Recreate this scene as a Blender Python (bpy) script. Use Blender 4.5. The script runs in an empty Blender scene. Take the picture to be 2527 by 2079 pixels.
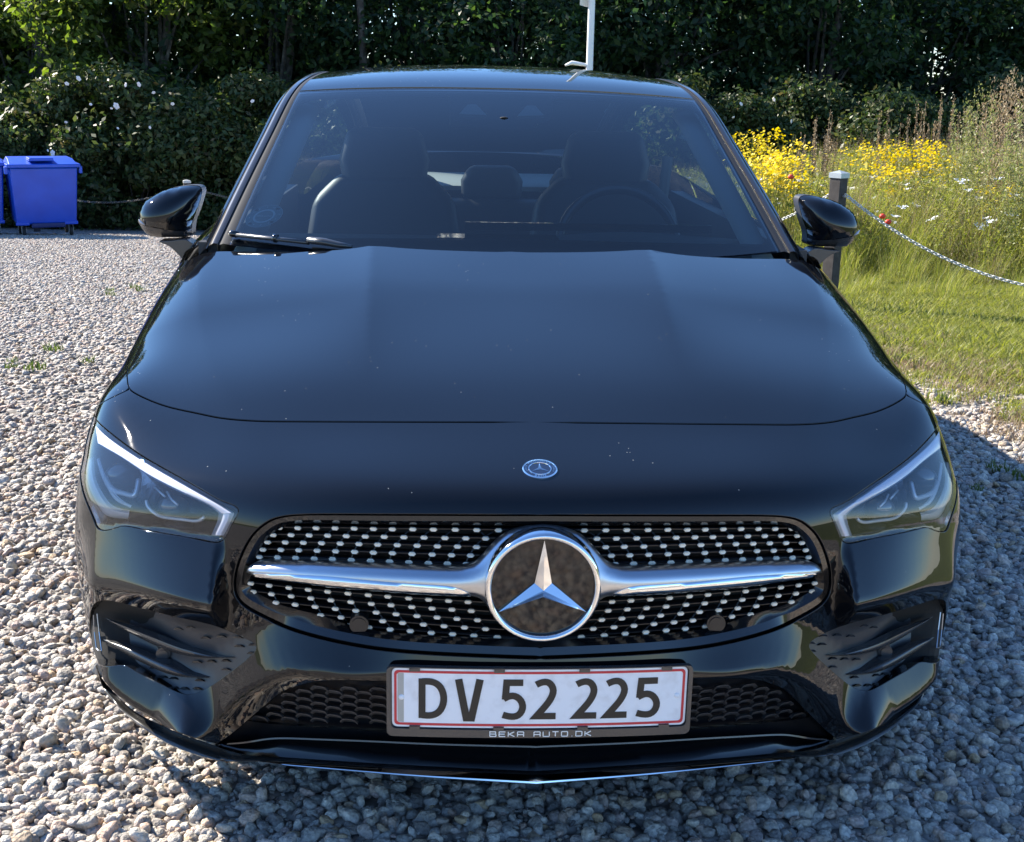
import bpy, math, random
import numpy as np
from mathutils import Vector, Matrix
from mathutils.geometry import delaunay_2d_cdt
random.seed(7); rng = np.random.default_rng(7)
SC = bpy.context.scene
COL = SC.collection
# ---------------------------------------------------------------- camera
PW, PH = 2527.0, 2079.0
CAM = np.array([-.1665, -1.954, 1.3947]); F_PX = 3103.7
YAW, PIT, ROL = [math.radians(a) for a in (3.206, 15.171, 1.212)]
FW = np.array([math.sin(YAW)*math.cos(PIT), math.cos(YAW)*math.cos(PIT), -math.sin(PIT)])
_r = np.array([math.cos(YAW), -math.sin(YAW), 0.]); _u = np.cross(_r, FW)
RT = math.cos(ROL)*_r + math.sin(ROL)*_u
UP = -math.sin(ROL)*_r + math.cos(ROL)*_u
cd = bpy.data.cameras.new('camera'); cam = bpy.data.objects.new('camera', cd); COL.objects.link(cam)
cam.matrix_world = Matrix(((RT[0], UP[0], -FW[0], CAM[0]), (RT[1], UP[1], -FW[1], CAM[1]), (RT[2], UP[2], -FW[2], CAM[2]), (0, 0, 0, 1)))
cd.sensor_width = 36.0; cd.lens = F_PX/PW*36.0; cd.clip_start = .05; cd.clip_end = 800
SC.camera = cam
# ---------------------------------------------------------------- sky, sun, exposure
SUN_AZ, SUN_EL = math.radians(54), math.radians(34)     # azimuth: left of straight behind the car
sdir = Vector((-math.sin(SUN_AZ)*math.cos(SUN_EL), math.cos(SUN_AZ)*math.cos(SUN_EL), math.sin(SUN_EL)))
w = bpy.data.worlds.new('World'); SC.world = w; w.use_nodes = True
nt = w.node_tree; bg = nt.nodes['Background']; sky = nt.nodes.new('ShaderNodeTexSky')
sky.sky_type = 'NISHITA'; sky.sun_disc = False; sky.sun_elevation = SUN_EL
sky.sun_rotation = math.atan2(sdir.x, sdir.y)
sky.air_density = 1.0; sky.dust_density = 0.0; sky.ozone_density = 8.0
nt.links.new(sky.outputs[0], bg.inputs[0]); bg.inputs[1].default_value = 0.10
ld = bpy.data.lights.new('sun', 'SUN'); ld.energy = 5.0; ld.angle = math.radians(.5); ld.color = (1, .92, .80)
sun = bpy.data.objects.new('sun', ld); COL.objects.link(sun); sun.rotation_euler = sdir.to_track_quat('Z', 'Y').to_euler(); sun.location = (-8, 8, 12)
SC.view_settings.view_transform = 'Standard'; SC.view_settings.look = 'None'; SC.view_settings.gamma = 1
SC.view_settings.use_curve_mapping = False; SC.view_settings.exposure = 1.6
SC.render.engine = 'CYCLES'; SC.cycles.max_bounces = 10; SC.cycles.transparent_max_bounces = 16
SC.cycles.caustics_reflective = False; SC.cycles.caustics_refractive = False

# ---------------------------------------------------------------- materials
def mat(name, col=(.5, .5, .5), rough=.5, metal=0., coat=0., coat_r=.02, spec=.5, trans=0., ior=1.5, noise=None, bump=None, sss=0, vary=None, emit=None):
    m = bpy.data.materials.new(name); m.use_nodes = True; t = m.node_tree; b = t.nodes['Principled BSDF']
    b.inputs['Base Color'].default_value = (*col, 1); b.inputs['Roughness'].default_value = rough
    b.inputs['Metallic'].default_value = metal; b.inputs['Coat Weight'].default_value = coat
    b.inputs['Coat Roughness'].default_value = coat_r; b.inputs['Specular IOR Level'].default_value = spec
    b.inputs['Transmission Weight'].default_value = trans; b.inputs['IOR'].default_value = ior
    if noise:      # (scale, colour2, low, high)
        tc = t.nodes.new('ShaderNodeTexCoord'); n = t.nodes.new('ShaderNodeTexNoise'); r = t.nodes.new('ShaderNodeValToRGB')
        n.inputs['Scale'].default_value = noise[0]; n.inputs['Detail'].default_value = 6
        r.color_ramp.elements[0].position = noise[2]; r.color_ramp.elements[1].position = noise[3]
        r.color_ramp.elements[0].color = (*col, 1); r.color_ramp.elements[1].color = (*noise[1], 1)
        t.links.new(tc.outputs['Object'], n.inputs['Vector']); t.links.new(n.outputs[0], r.inputs[0]); t.links.new(r.outputs[0], b.inputs['Base Color'])
    if bump:       # (scale, strength, distance)
        tc = t.nodes.new('ShaderNodeTexCoord'); n = t.nodes.new('ShaderNodeTexNoise'); bp = t.nodes.new('ShaderNodeBump')
        n.inputs['Scale'].default_value = bump[0]; n.inputs['Detail'].default_value = 5
        bp.inputs['Strength'].default_value = bump[1]; bp.inputs['Distance'].default_value = bump[2]
        t.links.new(tc.outputs['Object'], n.inputs['Vector']); t.links.new(n.outputs[0], bp.inputs['Height']); t.links.new(bp.outputs[0], b.inputs['Normal'])
    if vary:       # list of colours picked at random per instance/island
        oi = t.nodes.new('ShaderNodeObjectInfo' if vary[0] == 'obj' else 'ShaderNodeNewGeometry'); r = t.nodes.new('ShaderNodeValToRGB')
        cols = vary[1]; e = r.color_ramp.elements
        while len(e) < len(cols): e.new(.5)
        for i, c in enumerate(cols): e[i].position = i/(len(cols)-1)*.98+.01; e[i].color = (*c, 1)
        src = oi.outputs['Random'] if vary[0] == 'obj' else oi.outputs['Random Per Island']
        t.links.new(src, r.inputs[0]); t.links.new(r.outputs[0], b.inputs['Base Color'])
    if emit: b.inputs['Emission Color'].default_value = (*emit[0], 1); b.inputs['Emission Strength'].default_value = emit[1]
    return m

def clear_mat(name, tint, f0=1.5, rough=0.0, film=0.0, film_col=(.5, .55, .6)):
    """thin sheet of glass: fresnel reflection over tinted see-through, with an optional pale film for dust and painted-in haze"""
    m = bpy.data.materials.new(name); m.use_nodes = True; t = m.node_tree; t.nodes.clear()
    out = t.nodes.new('ShaderNodeOutputMaterial'); tr = t.nodes.new('ShaderNodeBsdfTransparent'); gl = t.nodes.new('ShaderNodeBsdfGlossy')
    fr = t.nodes.new('ShaderNodeFresnel'); mx = t.nodes.new('ShaderNodeMixShader'); df = t.nodes.new('ShaderNodeBsdfDiffuse'); m2 = t.nodes.new('ShaderNodeMixShader')
    tr.inputs[0].default_value = (*tint, 1); gl.inputs['Roughness'].default_value = rough; gl.inputs['Color'].default_value = (1, 1, 1, 1)
    fr.inputs[0].default_value = f0; df.inputs[0].default_value = (*film_col, 1); m2.inputs[0].default_value = film
    t.links.new(tr.outputs[0], m2.inputs[1]); t.links.new(df.outputs[0], m2.inputs[2])
    t.links.new(fr.outputs[0], mx.inputs[0]); t.links.new(m2.outputs[0], mx.inputs[1]); t.links.new(gl.outputs[0], mx.inputs[2]); t.links.new(mx.outputs[0], out.inputs[0])
    return m

def paint_mat():
    m = mat('black_metallic_paint', (.004, .0045, .006), .40, .0, 1.0, .012, .02)
    t = m.node_tree; b = t.nodes['Principled BSDF']; b.inputs['Coat IOR'].default_value = 1.5; b.inputs['IOR'].default_value = 1.06
    tc = t.nodes.new('ShaderNodeTexCoord')
    # road dust and insect specks: tiny pale marks scattered over the paint
    v = t.nodes.new('ShaderNodeTexVoronoi'); v.inputs['Scale'].default_value = 62; v.inputs['Randomness'].default_value = 1
    lt = t.nodes.new('ShaderNodeMath'); lt.operation = 'LESS_THAN'; lt.inputs[1].default_value = .07
    n = t.nodes.new('ShaderNodeTexNoise'); n.inputs['Scale'].default_value = 9; n.inputs['Detail'].default_value = 3
    gt = t.nodes.new('ShaderNodeMath'); gt.operation = 'GREATER_THAN'; gt.inputs[1].default_value = .60
    mu = t.nodes.new('ShaderNodeMath'); mu.operation = 'MULTIPLY'
    mc = t.nodes.new('ShaderNodeMix'); mc.data_type = 'RGBA'
    mc.inputs['A'].default_value = (.004, .0045, .006, 1); mc.inputs['B'].default_value = (.22, .22, .2, 1)
    n2 = t.nodes.new('ShaderNodeTexNoise'); n2.inputs['Scale'].default_value = 5; n2.inputs['Detail'].default_value = 8
    mr = t.nodes.new('ShaderNodeMapRange'); mr.inputs['From Min'].default_value = .3; mr.inputs['From Max'].default_value = .8; mr.inputs['To Min'].default_value = .008; mr.inputs['To Max'].default_value = .045
    for k in (v, n, n2): t.links.new(tc.outputs['Object'], k.inputs['Vector'])
    t.links.new(v.outputs['Distance'], lt.inputs[0]); t.links.new(n.outputs[0], gt.inputs[0])
    t.links.new(lt.outputs[0], mu.inputs[0]); t.links.new(gt.outputs[0], mu.inputs[1]); t.links.new(mu.outputs[0], mc.inputs['Factor'])
    t.links.new(mc.outputs['Result'], b.inputs['Base Color']); t.links.new(n2.outputs[0], mr.inputs[0]); t.links.new(mr.outputs[0], b.inputs['Coat Roughness'])
    return m
M = {}
M['paint'] = paint_mat()
M['gap'] = mat('gap_black', (.004, .004, .004), .8)
M['gloss'] = mat('gloss_black_plastic', (.006, .006, .007), .12, coat=.5)
M['plastic'] = mat('textured_black_plastic', (.042, .042, .045), .38, bump=(900, .12, .0004))
M['satin'] = mat('satin_black_plastic', (.038, .038, .040), .27, spec=.8)
M['rubber'] = mat('black_rubber', (.012, .012, .012), .55)
M['mesh'] = mat('grille_mesh_black', (.012, .012, .014), .3)
M['chrome'] = mat('chrome', (.78, .79, .81), .06, 1.0)
M['silver'] = mat('matt_silver', (.52, .54, .58), .30, 1.0)
M['pin'] = mat('studs_nickel', (.82, .74, .60), .4, .0)
M['stardisc'] = mat('emblem_black_glass', (.010, .009, .010), .05)
M['badgeblue'] = mat('badge_dark_enamel', (.008, .012, .03), .1, coat=1.)
M['lens'] = clear_mat('headlight_lens', (.97, .97, .98), 1.58, 0, .015, (.8, .8, .8))
M['drl'] = mat('light_guide_white', (.50, .51, .58), .25, 0, coat=.8)
M['reflector'] = mat('reflector_silver', (.88, .88, .90), .3, .35, coat=.6, bump=(60, .15, .004))
M['housing'] = mat('headlight_inner_chrome', (.20, .20, .21), .2, 1.0, bump=(30, .25, .01))
M['glassball'] = mat('projector_glass', (.06, .07, .08), .02, coat=1, coat_r=.01)
M['windscreen'] = clear_mat('windscreen_glass', (.60, .69, .71), 1.6, 0, .009, (.42, .52, .56))  # film tint puts milky haze and dashboard reflection into the glass colour
M['sideglass'] = clear_mat('side_window_glass', (.74, .80, .80), 1.5)
M['frit'] = mat('frit_band', (.012, .012, .018), .25, coat=1., coat_r=.01)
M['plate'] = mat('plate_white', (.80, .81, .84), .35, noise=(40, (.70, .70, .72), .5, .72))
M['plate_red'] = mat('plate_red', (.55, .03, .04), .4)
M['plate_ink'] = mat('plate_black_ink', (.012, .012, .012), .4)
M['plate_strip'] = mat('plate_strip_grey', (.42, .40, .36), .5)
M['white'] = mat('white_print', (.75, .75, .72), .5)
M['seat'] = mat('seat_black_leather', (.028, .028, .032), .5)
M['trim'] = mat('interior_grey_trim', (.09, .10, .105), .65)
M['shelf'] = mat('rear_shelf_grey', (.30, .32, .31), .8)
M['pillartrim'] = mat('pillar_trim_pale', (.46, .50, .48), .8, bump=(400, .1, .001))
M['tyre'] = mat('tyre', (.02, .02, .02), .8)
M['rim'] = mat('alloy_rim', (.4, .4, .42), .3, 1)
M['pillar'] = mat('pillar_trim_paint', (.035, .033, .034), .28, .3, coat=.6)
M['blind'] = mat('dark_wood_post', (.030, .024, .022), .75, noise=(30, (.05, .042, .038), .4, .7))

# ---------------------------------------------------------------- object helpers
def tag(o, label=None, cat=None, group=None, kind=None):
    for k, v_ in (('label', label), ('category', cat), ('group', group), ('kind', kind)):
        if v_: o[k] = v_
    return o
def empty(name, loc=(0, 0, 0), rz=0.):
    o = bpy.data.objects.new(name, None); COL.objects.link(o); o.location = loc; o.rotation_euler = (0, 0, rz); o.empty_display_size = .1; return o
def link(name, me, parent=None):
    o = bpy.data.objects.new(name, me); COL.objects.link(o)
    if parent: o.parent = parent
    return o
def mesh_from(name, V, Fc, m=None, parent=None, smooth=True, normals=None):
    me = bpy.data.meshes.new(name); me.from_pydata([tuple(map(float, p)) for p in V], [], [tuple(int(i) for i in f) for f in Fc]); me.update()
    if smooth: me.polygons.foreach_set('use_smooth', [True]*len(me.polygons))
    if m: me.materials.append(m)
    if normals is not None: me.normals_split_custom_set_from_vertices([tuple(map(float, n)) for n in normals])
    return link(name, me, parent)
def fast_mesh(name, V, Q, m, uvs=None):
    """numpy mesh: V (n,3), Q (k,4) or (k,3)"""
    me = bpy.data.meshes.new(name); k = Q.shape[1]
    me.vertices.add(len(V)); me.vertices.foreach_set('co', V.astype(np.float32).ravel())
    me.loops.add(Q.size); me.loops.foreach_set('vertex_index', Q.astype(np.int32).ravel())
    me.polygons.add(len(Q)); me.polygons.foreach_set('loop_start', np.arange(0, Q.size, k, dtype=np.int32))
    me.update(calc_edges=True)
    if m: me.materials.append(m)
    return me
class MB:
    def __init__(s): s.V = []; s.F = []
    def add(s, V, Fc):
        b = len(s.V); s.V += [tuple(map(float, v)) for v in V]; s.F += [tuple(int(i)+b for i in f) for f in Fc]; return s
    def box(s, c, d, R=None):
        c = np.array(c, float); d = np.array(d, float)/2
        P = np.array([[x, y, z] for x in (-1, 1) for y in (-1, 1) for z in (-1, 1)])*d
        if R is not None: P = P@np.array(R).T
        return s.add(P+c, [(0, 1, 3, 2), (4, 6, 7, 5), (0, 4, 5, 1), (2, 3, 7, 6), (0, 2, 6, 4), (1, 5, 7, 3)])
    def grid(s, G, flip=False):
        G = np.asarray(G, float); n, k = G.shape[:2]; Fc = []
        for i in range(n-1):
            for j in range(k-1):
                a = i*k+j; q = (a, a+1, a+k+1, a+k); Fc.append(q[::-1] if flip else q)
        return s.add(G.reshape(-1, 3), Fc)
    def tube(s, P, r, n=8, closed=False, caps=True, squash=None):
        P = np.array(P, float); k = len(P); rr = np.broadcast_to(np.asarray(r, float), (k,))
        T = np.gradient(P, axis=0) if not closed else np.roll(P, -1, 0)-np.roll(P, 1, 0)
        T /= np.linalg.norm(T, axis=1)[:, None]+1e-12
        ref = np.array([0, 0, 1.]) if abs(T[0][2]) < .9 else np.array([0, 1., 0]); V = []
        a = np.cross(T[0], ref); a /= np.linalg.norm(a)
        for i in range(k):
            a = a-T[i]*a.dot(T[i]); a /= np.linalg.norm(a)+1e-12; b = np.cross(T[i], a)
            for j in range(n):
                th = 2*math.pi*j/n; sq = squash or (1, 1)
                V.append(P[i]+rr[i]*(math.cos(th)*sq[0]*a+math.sin(th)*sq[1]*b))
        Fc = []
        for i in range(k if closed else k-1):
            for j in range(n): Fc.append((i*n+j, i*n+(j+1) % n, ((i+1) % k)*n+(j+1) % n, ((i+1) % k)*n+j))
        if caps and not closed: Fc += [tuple(range(n))[::-1], tuple((k-1)*n+j for j in range(n))]
        return s.add(V, Fc)
    def ball(s, c, r, n=12, m_=8, R=None):
        r = np.broadcast_to(np.asarray(r, float), (3,)); V = []
        for i in range(m_+1):
            ph = math.pi*i/m_
            for j in range(n):
                th = 2*math.pi*j/n; V.append(np.array([math.sin(ph)*math.cos(th), math.sin(ph)*math.sin(th), math.cos(ph)])*r)
        V = np.array(V)
        if R is not None: V = V@np.array(R).T
        Fc = [(i*n+j, (i+1)*n+j, (i+1)*n+(j+1) % n, i*n+(j+1) % n) for i in range(m_) for j in range(n)]
        return s.add(V+np.array(c), Fc)
    def prism(s, P2, y0, y1, fr=None):
        """2D outline (x,z) extruded along y"""
        n = len(P2); V = [(p[0], y0, p[1]) for p in P2]+[(p[0], y1, p[1]) for p in P2]
        if fr is not None: V = [fr(v) for v in V]
        return s.add(V, [tuple(range(n)), tuple(range(2*n-1, n-1, -1))]+[(i, i+n, (i+1) % n+n, (i+1) % n) for i in range(n)])
    def build(s, name, m, parent=None, smooth=False, bevel=0, seg=2, angle=None):
        o = mesh_from(name, s.V, s.F, m, parent, smooth)
        if bevel:
            bv = o.modifiers.new('bevel', 'BEVEL'); bv.width = bevel; bv.segments = seg; bv.limit_method = 'ANGLE'; bv.angle_limit = math.radians(35)
            o.data.polygons.foreach_set('use_smooth', [True]*len(o.data.polygons))
            wn = o.modifiers.new('wn', 'WEIGHTED_NORMAL'); wn.keep_sharp = False
        elif smooth and angle:
            for e in o.data.edges: pass
            o.data.set_sharp_from_angle(angle=math.radians(angle))
        return o
def dup(o, parent=None):
    c = o.copy(); COL.objects.link(c); c.parent = parent
    for ch in list(o.children): dup(ch, c)
    return c
def smooth_path(P, n=60, closed=False):
    P = np.array(P, float)
    if closed: P = np.vstack([P[-2:], P, P[:3]])
    k = len(P); d = np.r_[0, np.cumsum(np.linalg.norm(np.diff(P, axis=0), axis=1)**.5+1e-9)]
    A = np.zeros((k, k)); B = np.zeros((k, P.shape[1])); A[0, 0] = A[-1, -1] = 1
    h = np.diff(d)
    for i in range(1, k-1):
        A[i, i-1] = h[i-1]; A[i, i] = 2*(h[i-1]+h[i]); A[i, i+1] = h[i]
        B[i] = 6*((P[i+1]-P[i])/h[i]-(P[i]-P[i-1])/h[i-1])
    Mm = np.linalg.solve(A, B); a, b = (d[2], d[-3]) if closed else (d[0], d[-1])
    x = np.linspace(a, b, n, endpoint=not closed); i = np.clip(np.searchsorted(d, x, 'right')-1, 0, k-2)
    t = (x-d[i])[:, None]; u_ = (d[i+1]-x)[:, None]; hh = h[i][:, None]
    return (Mm[i]*u_**3+Mm[i+1]*t**3)/(6*hh)+(P[i]/hh-Mm[i]*hh/6)*u_+(P[i+1]/hh-Mm[i+1]*hh/6)*t
def proj(X):
    d = np.asarray(X, float)-CAM; z = d@FW
    return np.stack([PW/2+F_PX*(d@RT)/z, PH/2-F_PX*(d@UP)/z], -1)
def ray(u, v): return FW+(u-PW/2)/F_PX*RT-(v-PH/2)/F_PX*UP
def atY(u, v, Y):
    d = ray(u, v); return CAM+d*(Y-CAM[1])/d[1]
def inside(P, poly):
    x, y = P[:, 0], P[:, 1]; r = np.zeros(len(P), bool); q = np.array(poly); p2 = np.roll(q, -1, 0)
    for (x1, y1), (x2, y2) in zip(q, p2):
        if y1 == y2: continue
        c = ((y1 > y) != (y2 > y)) & (x < (x2-x1)*(y-y1)/(y2-y1)+x1); r ^= c
    return r
def seg_dist(P, poly, closed=True):
    q = np.array(poly, float); p2 = np.roll(q, -1, 0); D = np.full(len(P), 1e9)
    if not closed: q = q[:-1]; p2 = p2[:-1]
    for a, b in zip(q, p2):
        ab = b-a; L = ab@ab+1e-15; t = np.clip(((P-a)@ab)/L, 0, 1); D = np.minimum(D, np.linalg.norm(P-(a+t[:, None]*ab), axis=1))
    return D
def cdt_fill(outer, holes=(), step=.1, margin=.35, extra=None):
    """triangulate an outline with holes, with interior points on a hex grid. returns verts2d, tris, loops"""
    loops = [np.array(outer, float)]+[np.array(h, float) for h in holes]
    V = []; E = []; L = []
    for lp in loops:
        b = len(V); n = len(lp); V += [tuple(p) for p in lp]; E += [(b+i, b+(i+1) % n) for i in range(n)]; L.append(list(range(b, b+n)))
    mn = loops[0].min(0); mx = loops[0].max(0); sx, sy = (step, step) if np.isscalar(step) else step
    xs = np.arange(mn[0], mx[0], sx); ys = np.arange(mn[1], mx[1], sy*.87)
    G = np.array([(x+(j % 2)*sx/2, y) for j, y in enumerate(ys) for x in xs]) if len(xs) and len(ys) else np.zeros((0, 2))
    if len(G):
        k = inside(G, loops[0])
        for h in loops[1:]: k &= ~inside(G, h)
        G = G[k]
        if len(G):
            sc = np.array([1, sx/sy]); k = np.ones(len(G), bool)
            for lp in loops: k &= seg_dist(G*sc, lp*sc) > margin*sx
            G = G[k]
    V += [tuple(p) for p in G]
    r = delaunay_2d_cdt([Vector(p) for p in V], E, [], 0, 1e-7, True)
    P = np.array([tuple(p) for p in r[0]]); T = np.array([t for t in r[2] if len(t) == 3])
    c = P[T].mean(1); k = inside(c, loops[0])
    for h in loops[1:]: k &= ~inside(c, h)
    T = T[k]; a, b, c_ = P[T[:, 0]], P[T[:, 1]], P[T[:, 2]]
    ar = (b[:, 0]-a[:, 0])*(c_[:, 1]-a[:, 1])-(b[:, 1]-a[:, 1])*(c_[:, 0]-a[:, 0])
    T = T[abs(ar) > 1e-10]; ar = ar[abs(ar) > 1e-10]; T[ar < 0] = T[ar < 0][:, ::-1]
    # loops remapped to output indices
    om = {}
    for i, o in enumerate(r[3]):
        for q in o: om[q] = i
    return P, T, [[om.get(i, i) for i in l] for l in L]
# ---------------------------------------------------------------- car body skin: a spline surface through measured sections
NETX = np.array([
 [0,.2,.4,.56,.70,.79,.86,.895,.908],
 [0,.2,.4,.56,.70,.79,.865,.903,.914],
 [0,.2,.4,.56,.69,.78,.858,.900,.912],
 [0,.2,.38,.54,.67,.768,.850,.902,.916],
 [0,.2,.37,.52,.64,.742,.830,.894,.917],
 [0,.2,.36,.50,.61,.71,.802,.882,.915],
 [0,.2,.35,.48,.58,.68,.780,.868,.915],
 [0,.2,.35,.48,.58,.68,.776,.862,.908],
 [0,.2,.35,.48,.58,.68,.772,.854,.897],
 [0,.2,.35,.48,.58,.675,.760,.836,.877],
 [0,.2,.35,.48,.575,.66,.740,.806,.848]])
NETY = np.array([
 [1.25,1.26,1.29,1.335,1.39,1.41,1.43,1.45,1.50],
 [1.0,1.0,1.02,1.05,1.08,1.10,1.12,1.15,1.22],
 [.72,.725,.74,.77,.79,.80,.82,.86,.98],
 [.45,.455,.475,.51,.54,.57,.60,.66,.78],
 [.25,.26,.285,.315,.355,.40,.455,.53,.65],
 [.10,.108,.135,.175,.222,.28,.35,.44,.56],
 [.035,.045,.072,.115,.165,.222,.295,.385,.50],
 [.012,.022,.052,.102,.156,.218,.288,.372,.47],
 [.015,.025,.057,.108,.162,.220,.285,.362,.45],
 [.025,.035,.067,.117,.168,.222,.283,.352,.435],
 [.05,.06,.085,.125,.172,.222,.28,.345,.42]])
NETZ = np.array([
 [.979,.979,.976,.971,.966,.960,.930,.865,.72],
 [.932,.932,.930,.924,.915,.903,.868,.80,.66],
 [.880,.879,.876,.868,.855,.838,.805,.745,.62],
 [.826,.825,.821,.811,.797,.785,.765,.71,.60],
 [.776,.774,.767,.754,.738,.722,.700,.655,.56],
 [.738,.736,.728,.710,.690,.670,.650,.615,.52],
 [.690,.688,.678,.660,.640,.622,.605,.575,.49],
 [.570,.570,.568,.564,.558,.552,.540,.520,.45],
 [.430,.430,.430,.430,.430,.430,.420,.405,.37],
 [.290,.290,.290,.290,.285,.280,.275,.270,.26],
 [.200,.200,.200,.200,.200,.200,.205,.210,.215]])
NC, NR = 9, 11
def nat_basis(n):
    A = np.zeros((n, n)); B = np.zeros((n, n)); A[0, 0] = A[-1, -1] = 1
    for i in range(1, n-1):
        A[i, i-1:i+2] = (1, 4, 1); B[i, i-1:i+2] = (6, -12, 6)
    S = np.linalg.solve(A, B)
    def w(x):
        x = np.asarray(x, float); i = np.clip(np.floor(x).astype(int), 0, n-2); t = x-i; u = 1-t
        W = S[i]*((u**3-u)/6)[:, None]+S[i+1]*((t**3-t)/6)[:, None]
        W[np.arange(len(x)), i] += u; W[np.arange(len(x)), i+1] += t; return W
    return w
WT, WS = nat_basis(2*NC-1), nat_basis(NR)
FULL = np.stack([np.hstack([-NETX[:, :0:-1], NETX]), np.hstack([NETY[:, :0:-1], NETY]), np.hstack([NETZ[:, :0:-1], NETZ])], -1)
def base_skin(t, s):
    return np.einsum('ki,kj,jic->kc', WT(t+NC-1), WS(s), FULL)
def sd_poly(P, poly):
    """distance to an open polyline, side (+ = left of travel), fraction along it"""
    q = np.asarray(poly, float); A = q[:-1]; AB = q[1:]-A; L = (AB**2).sum(1)
    V = P[:, None]-A[None]; t = np.clip((V*AB[None]).sum(2)/L, 0, 1); W = V-t[..., None]*AB[None]; d2 = (W**2).sum(2)
    i = d2.argmin(1); k = np.arange(len(P)); cr = AB[i, 0]*V[k, i, 1]-AB[i, 1]*V[k, i, 0]
    return np.sqrt(d2[k, i]), np.sign(cr), (i+t[k, i])/len(A)
def sstep(x, a, b):
    t = np.clip((x-a)/(b-a), 0, 1); return t*t*(3-2*t)
DOME_IN = smooth_path([(.352,1.30),(.345,1.05),(.335,.80),(.325,.55),(.32,.42)], 30)
DOME_OUT = smooth_path([(.80,1.42),(.775,1.2),(.735,.95),(.672,.70),(.60,.50),(.50,.30),(.43,.17)], 40)
R_PANEL = smooth_path([(.90,.452),(.83,.466),(.74,.488),(.64,.501),(.56,.507)], 24)
R_ARM = smooth_path([(0,.407),(.2,.407),(.34,.405),(.43,.396),(.50,.350),(.555,.290),(.59,.245),(.62,.232)], 40)
R_BLADE = smooth_path([(.58,.240),(.66,.238),(.74,.245),(.80,.265),(.85,.29)], 24)
def skin(t, s):
    t = np.atleast_1d(np.asarray(t, float)); s = np.atleast_1d(np.asarray(s, float))
    P = base_skin(t, s); X = abs(P[:, 0]); XY = np.stack([X, P[:, 1]], -1); XZ = np.stack([X, P[:, 2]], -1)
    up = sstep(P[:, 1], .05, .2)*sstep(P[:, 2], .66, .72)
    D, S, T = sd_poly(XY, DOME_OUT)       # flank falls away outside this crease
    d = np.where(S > 0, D, -D); soft = .5*(d+np.sqrt(d*d+.004**2))
    dz = .014*up*sstep(P[:, 1], .42, 1.0)-.12*soft*up*(1-sstep(soft, .0, .22)*.8)*(1-sstep(T, .55, .98))
    D, S, T = sd_poly(XY, DOME_IN); d = np.where(S > 0, D, -D)
    fade = sstep(P[:, 1], .42, .9)*up
    dp = .5*(d+np.sqrt(d*d+.010**2))
    dn = .5*(-d+np.sqrt(d*d+.010**2)); dz += fade*(.024*(np.exp(-dp/.10)-1)*(d > 0)+.012*(np.exp(-dn/.10)-1)*(d <= 0))
    # sculpted bumper: ridges pushed forward
    low = 1-sstep(P[:, 2], .60, .66)
    dy = np.zeros(len(P))
    D, S, T = sd_poly(XZ, R_PANEL); below = XZ[:, 1] < np.interp(XZ[:, 0], R_PANEL[::-1, 0], R_PANEL[::-1, 1])
    r = np.sqrt(D*D+.007**2)-.007
    latm = sstep(XZ[:, 0], .540, .570)*(1-sstep(XZ[:, 0], .82, .885))
    dy -= (.070-.02*sstep(XZ[:, 0], .6, .8))*np.clip(1-r/np.where(below, .085, .095), 0, 1)**1.05*latm*low
    D, S, T = sd_poly(XZ, R_ARM); below = (XZ[:, 1] < np.interp(XZ[:, 0], R_ARM[:, 0], R_ARM[:, 1]))
    r = np.sqrt(D*D+.006**2)-.006
    dy -= (.022+.020*sstep(XZ[:, 0], .2, .36))*np.clip(1-r/np.where(below, .07, .075), 0, 1)**1.1
    D, S, T = sd_poly(XZ, R_BLADE); below = (XZ[:, 1] < np.interp(XZ[:, 0], R_BLADE[:, 0], R_BLADE[:, 1]))
    r = np.sqrt(D*D+.006**2)-.006
    dy -= .058*np.clip(1-r/np.where(below, .05, .10), 0, 1)**1.1*sstep(XZ[:, 0], .56, .64)*(1-sstep(XZ[:, 0], .80, .87))
    P[:, 2] += dz; P[:, 1] += dy
    return P
def skin_n(t, s, e=.02):
    t = np.atleast_1d(np.asarray(t, float)); s = np.atleast_1d(np.asarray(s, float))
    a = skin(np.minimum(t+e, NC-1), s)-skin(t-e, s); b = skin(t, np.minimum(s+e, NR-1))-skin(t, np.maximum(s-e, 0))
    n = np.cross(b, a); n /= np.linalg.norm(n, axis=1)[:, None]+1e-12
    return -n if n[:, 2].sum() < 0 and n[:, 1].sum() > 0 else n
_gt, _gs = np.meshgrid(np.linspace(0, NC-1, 97), np.linspace(0, NR-1, 121))
_gt = _gt.ravel(); _gs = _gs.ravel(); _gP = skin(_gt, _gs); _gN = skin_n(_gt, _gs)
_gPm = _gP*[-1, 1, 1]; _gNm = _gN*[-1, 1, 1]; _gvis = ((CAM-_gPm)*_gNm).sum(1) > 0; _guv = proj(_gPm)
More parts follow.
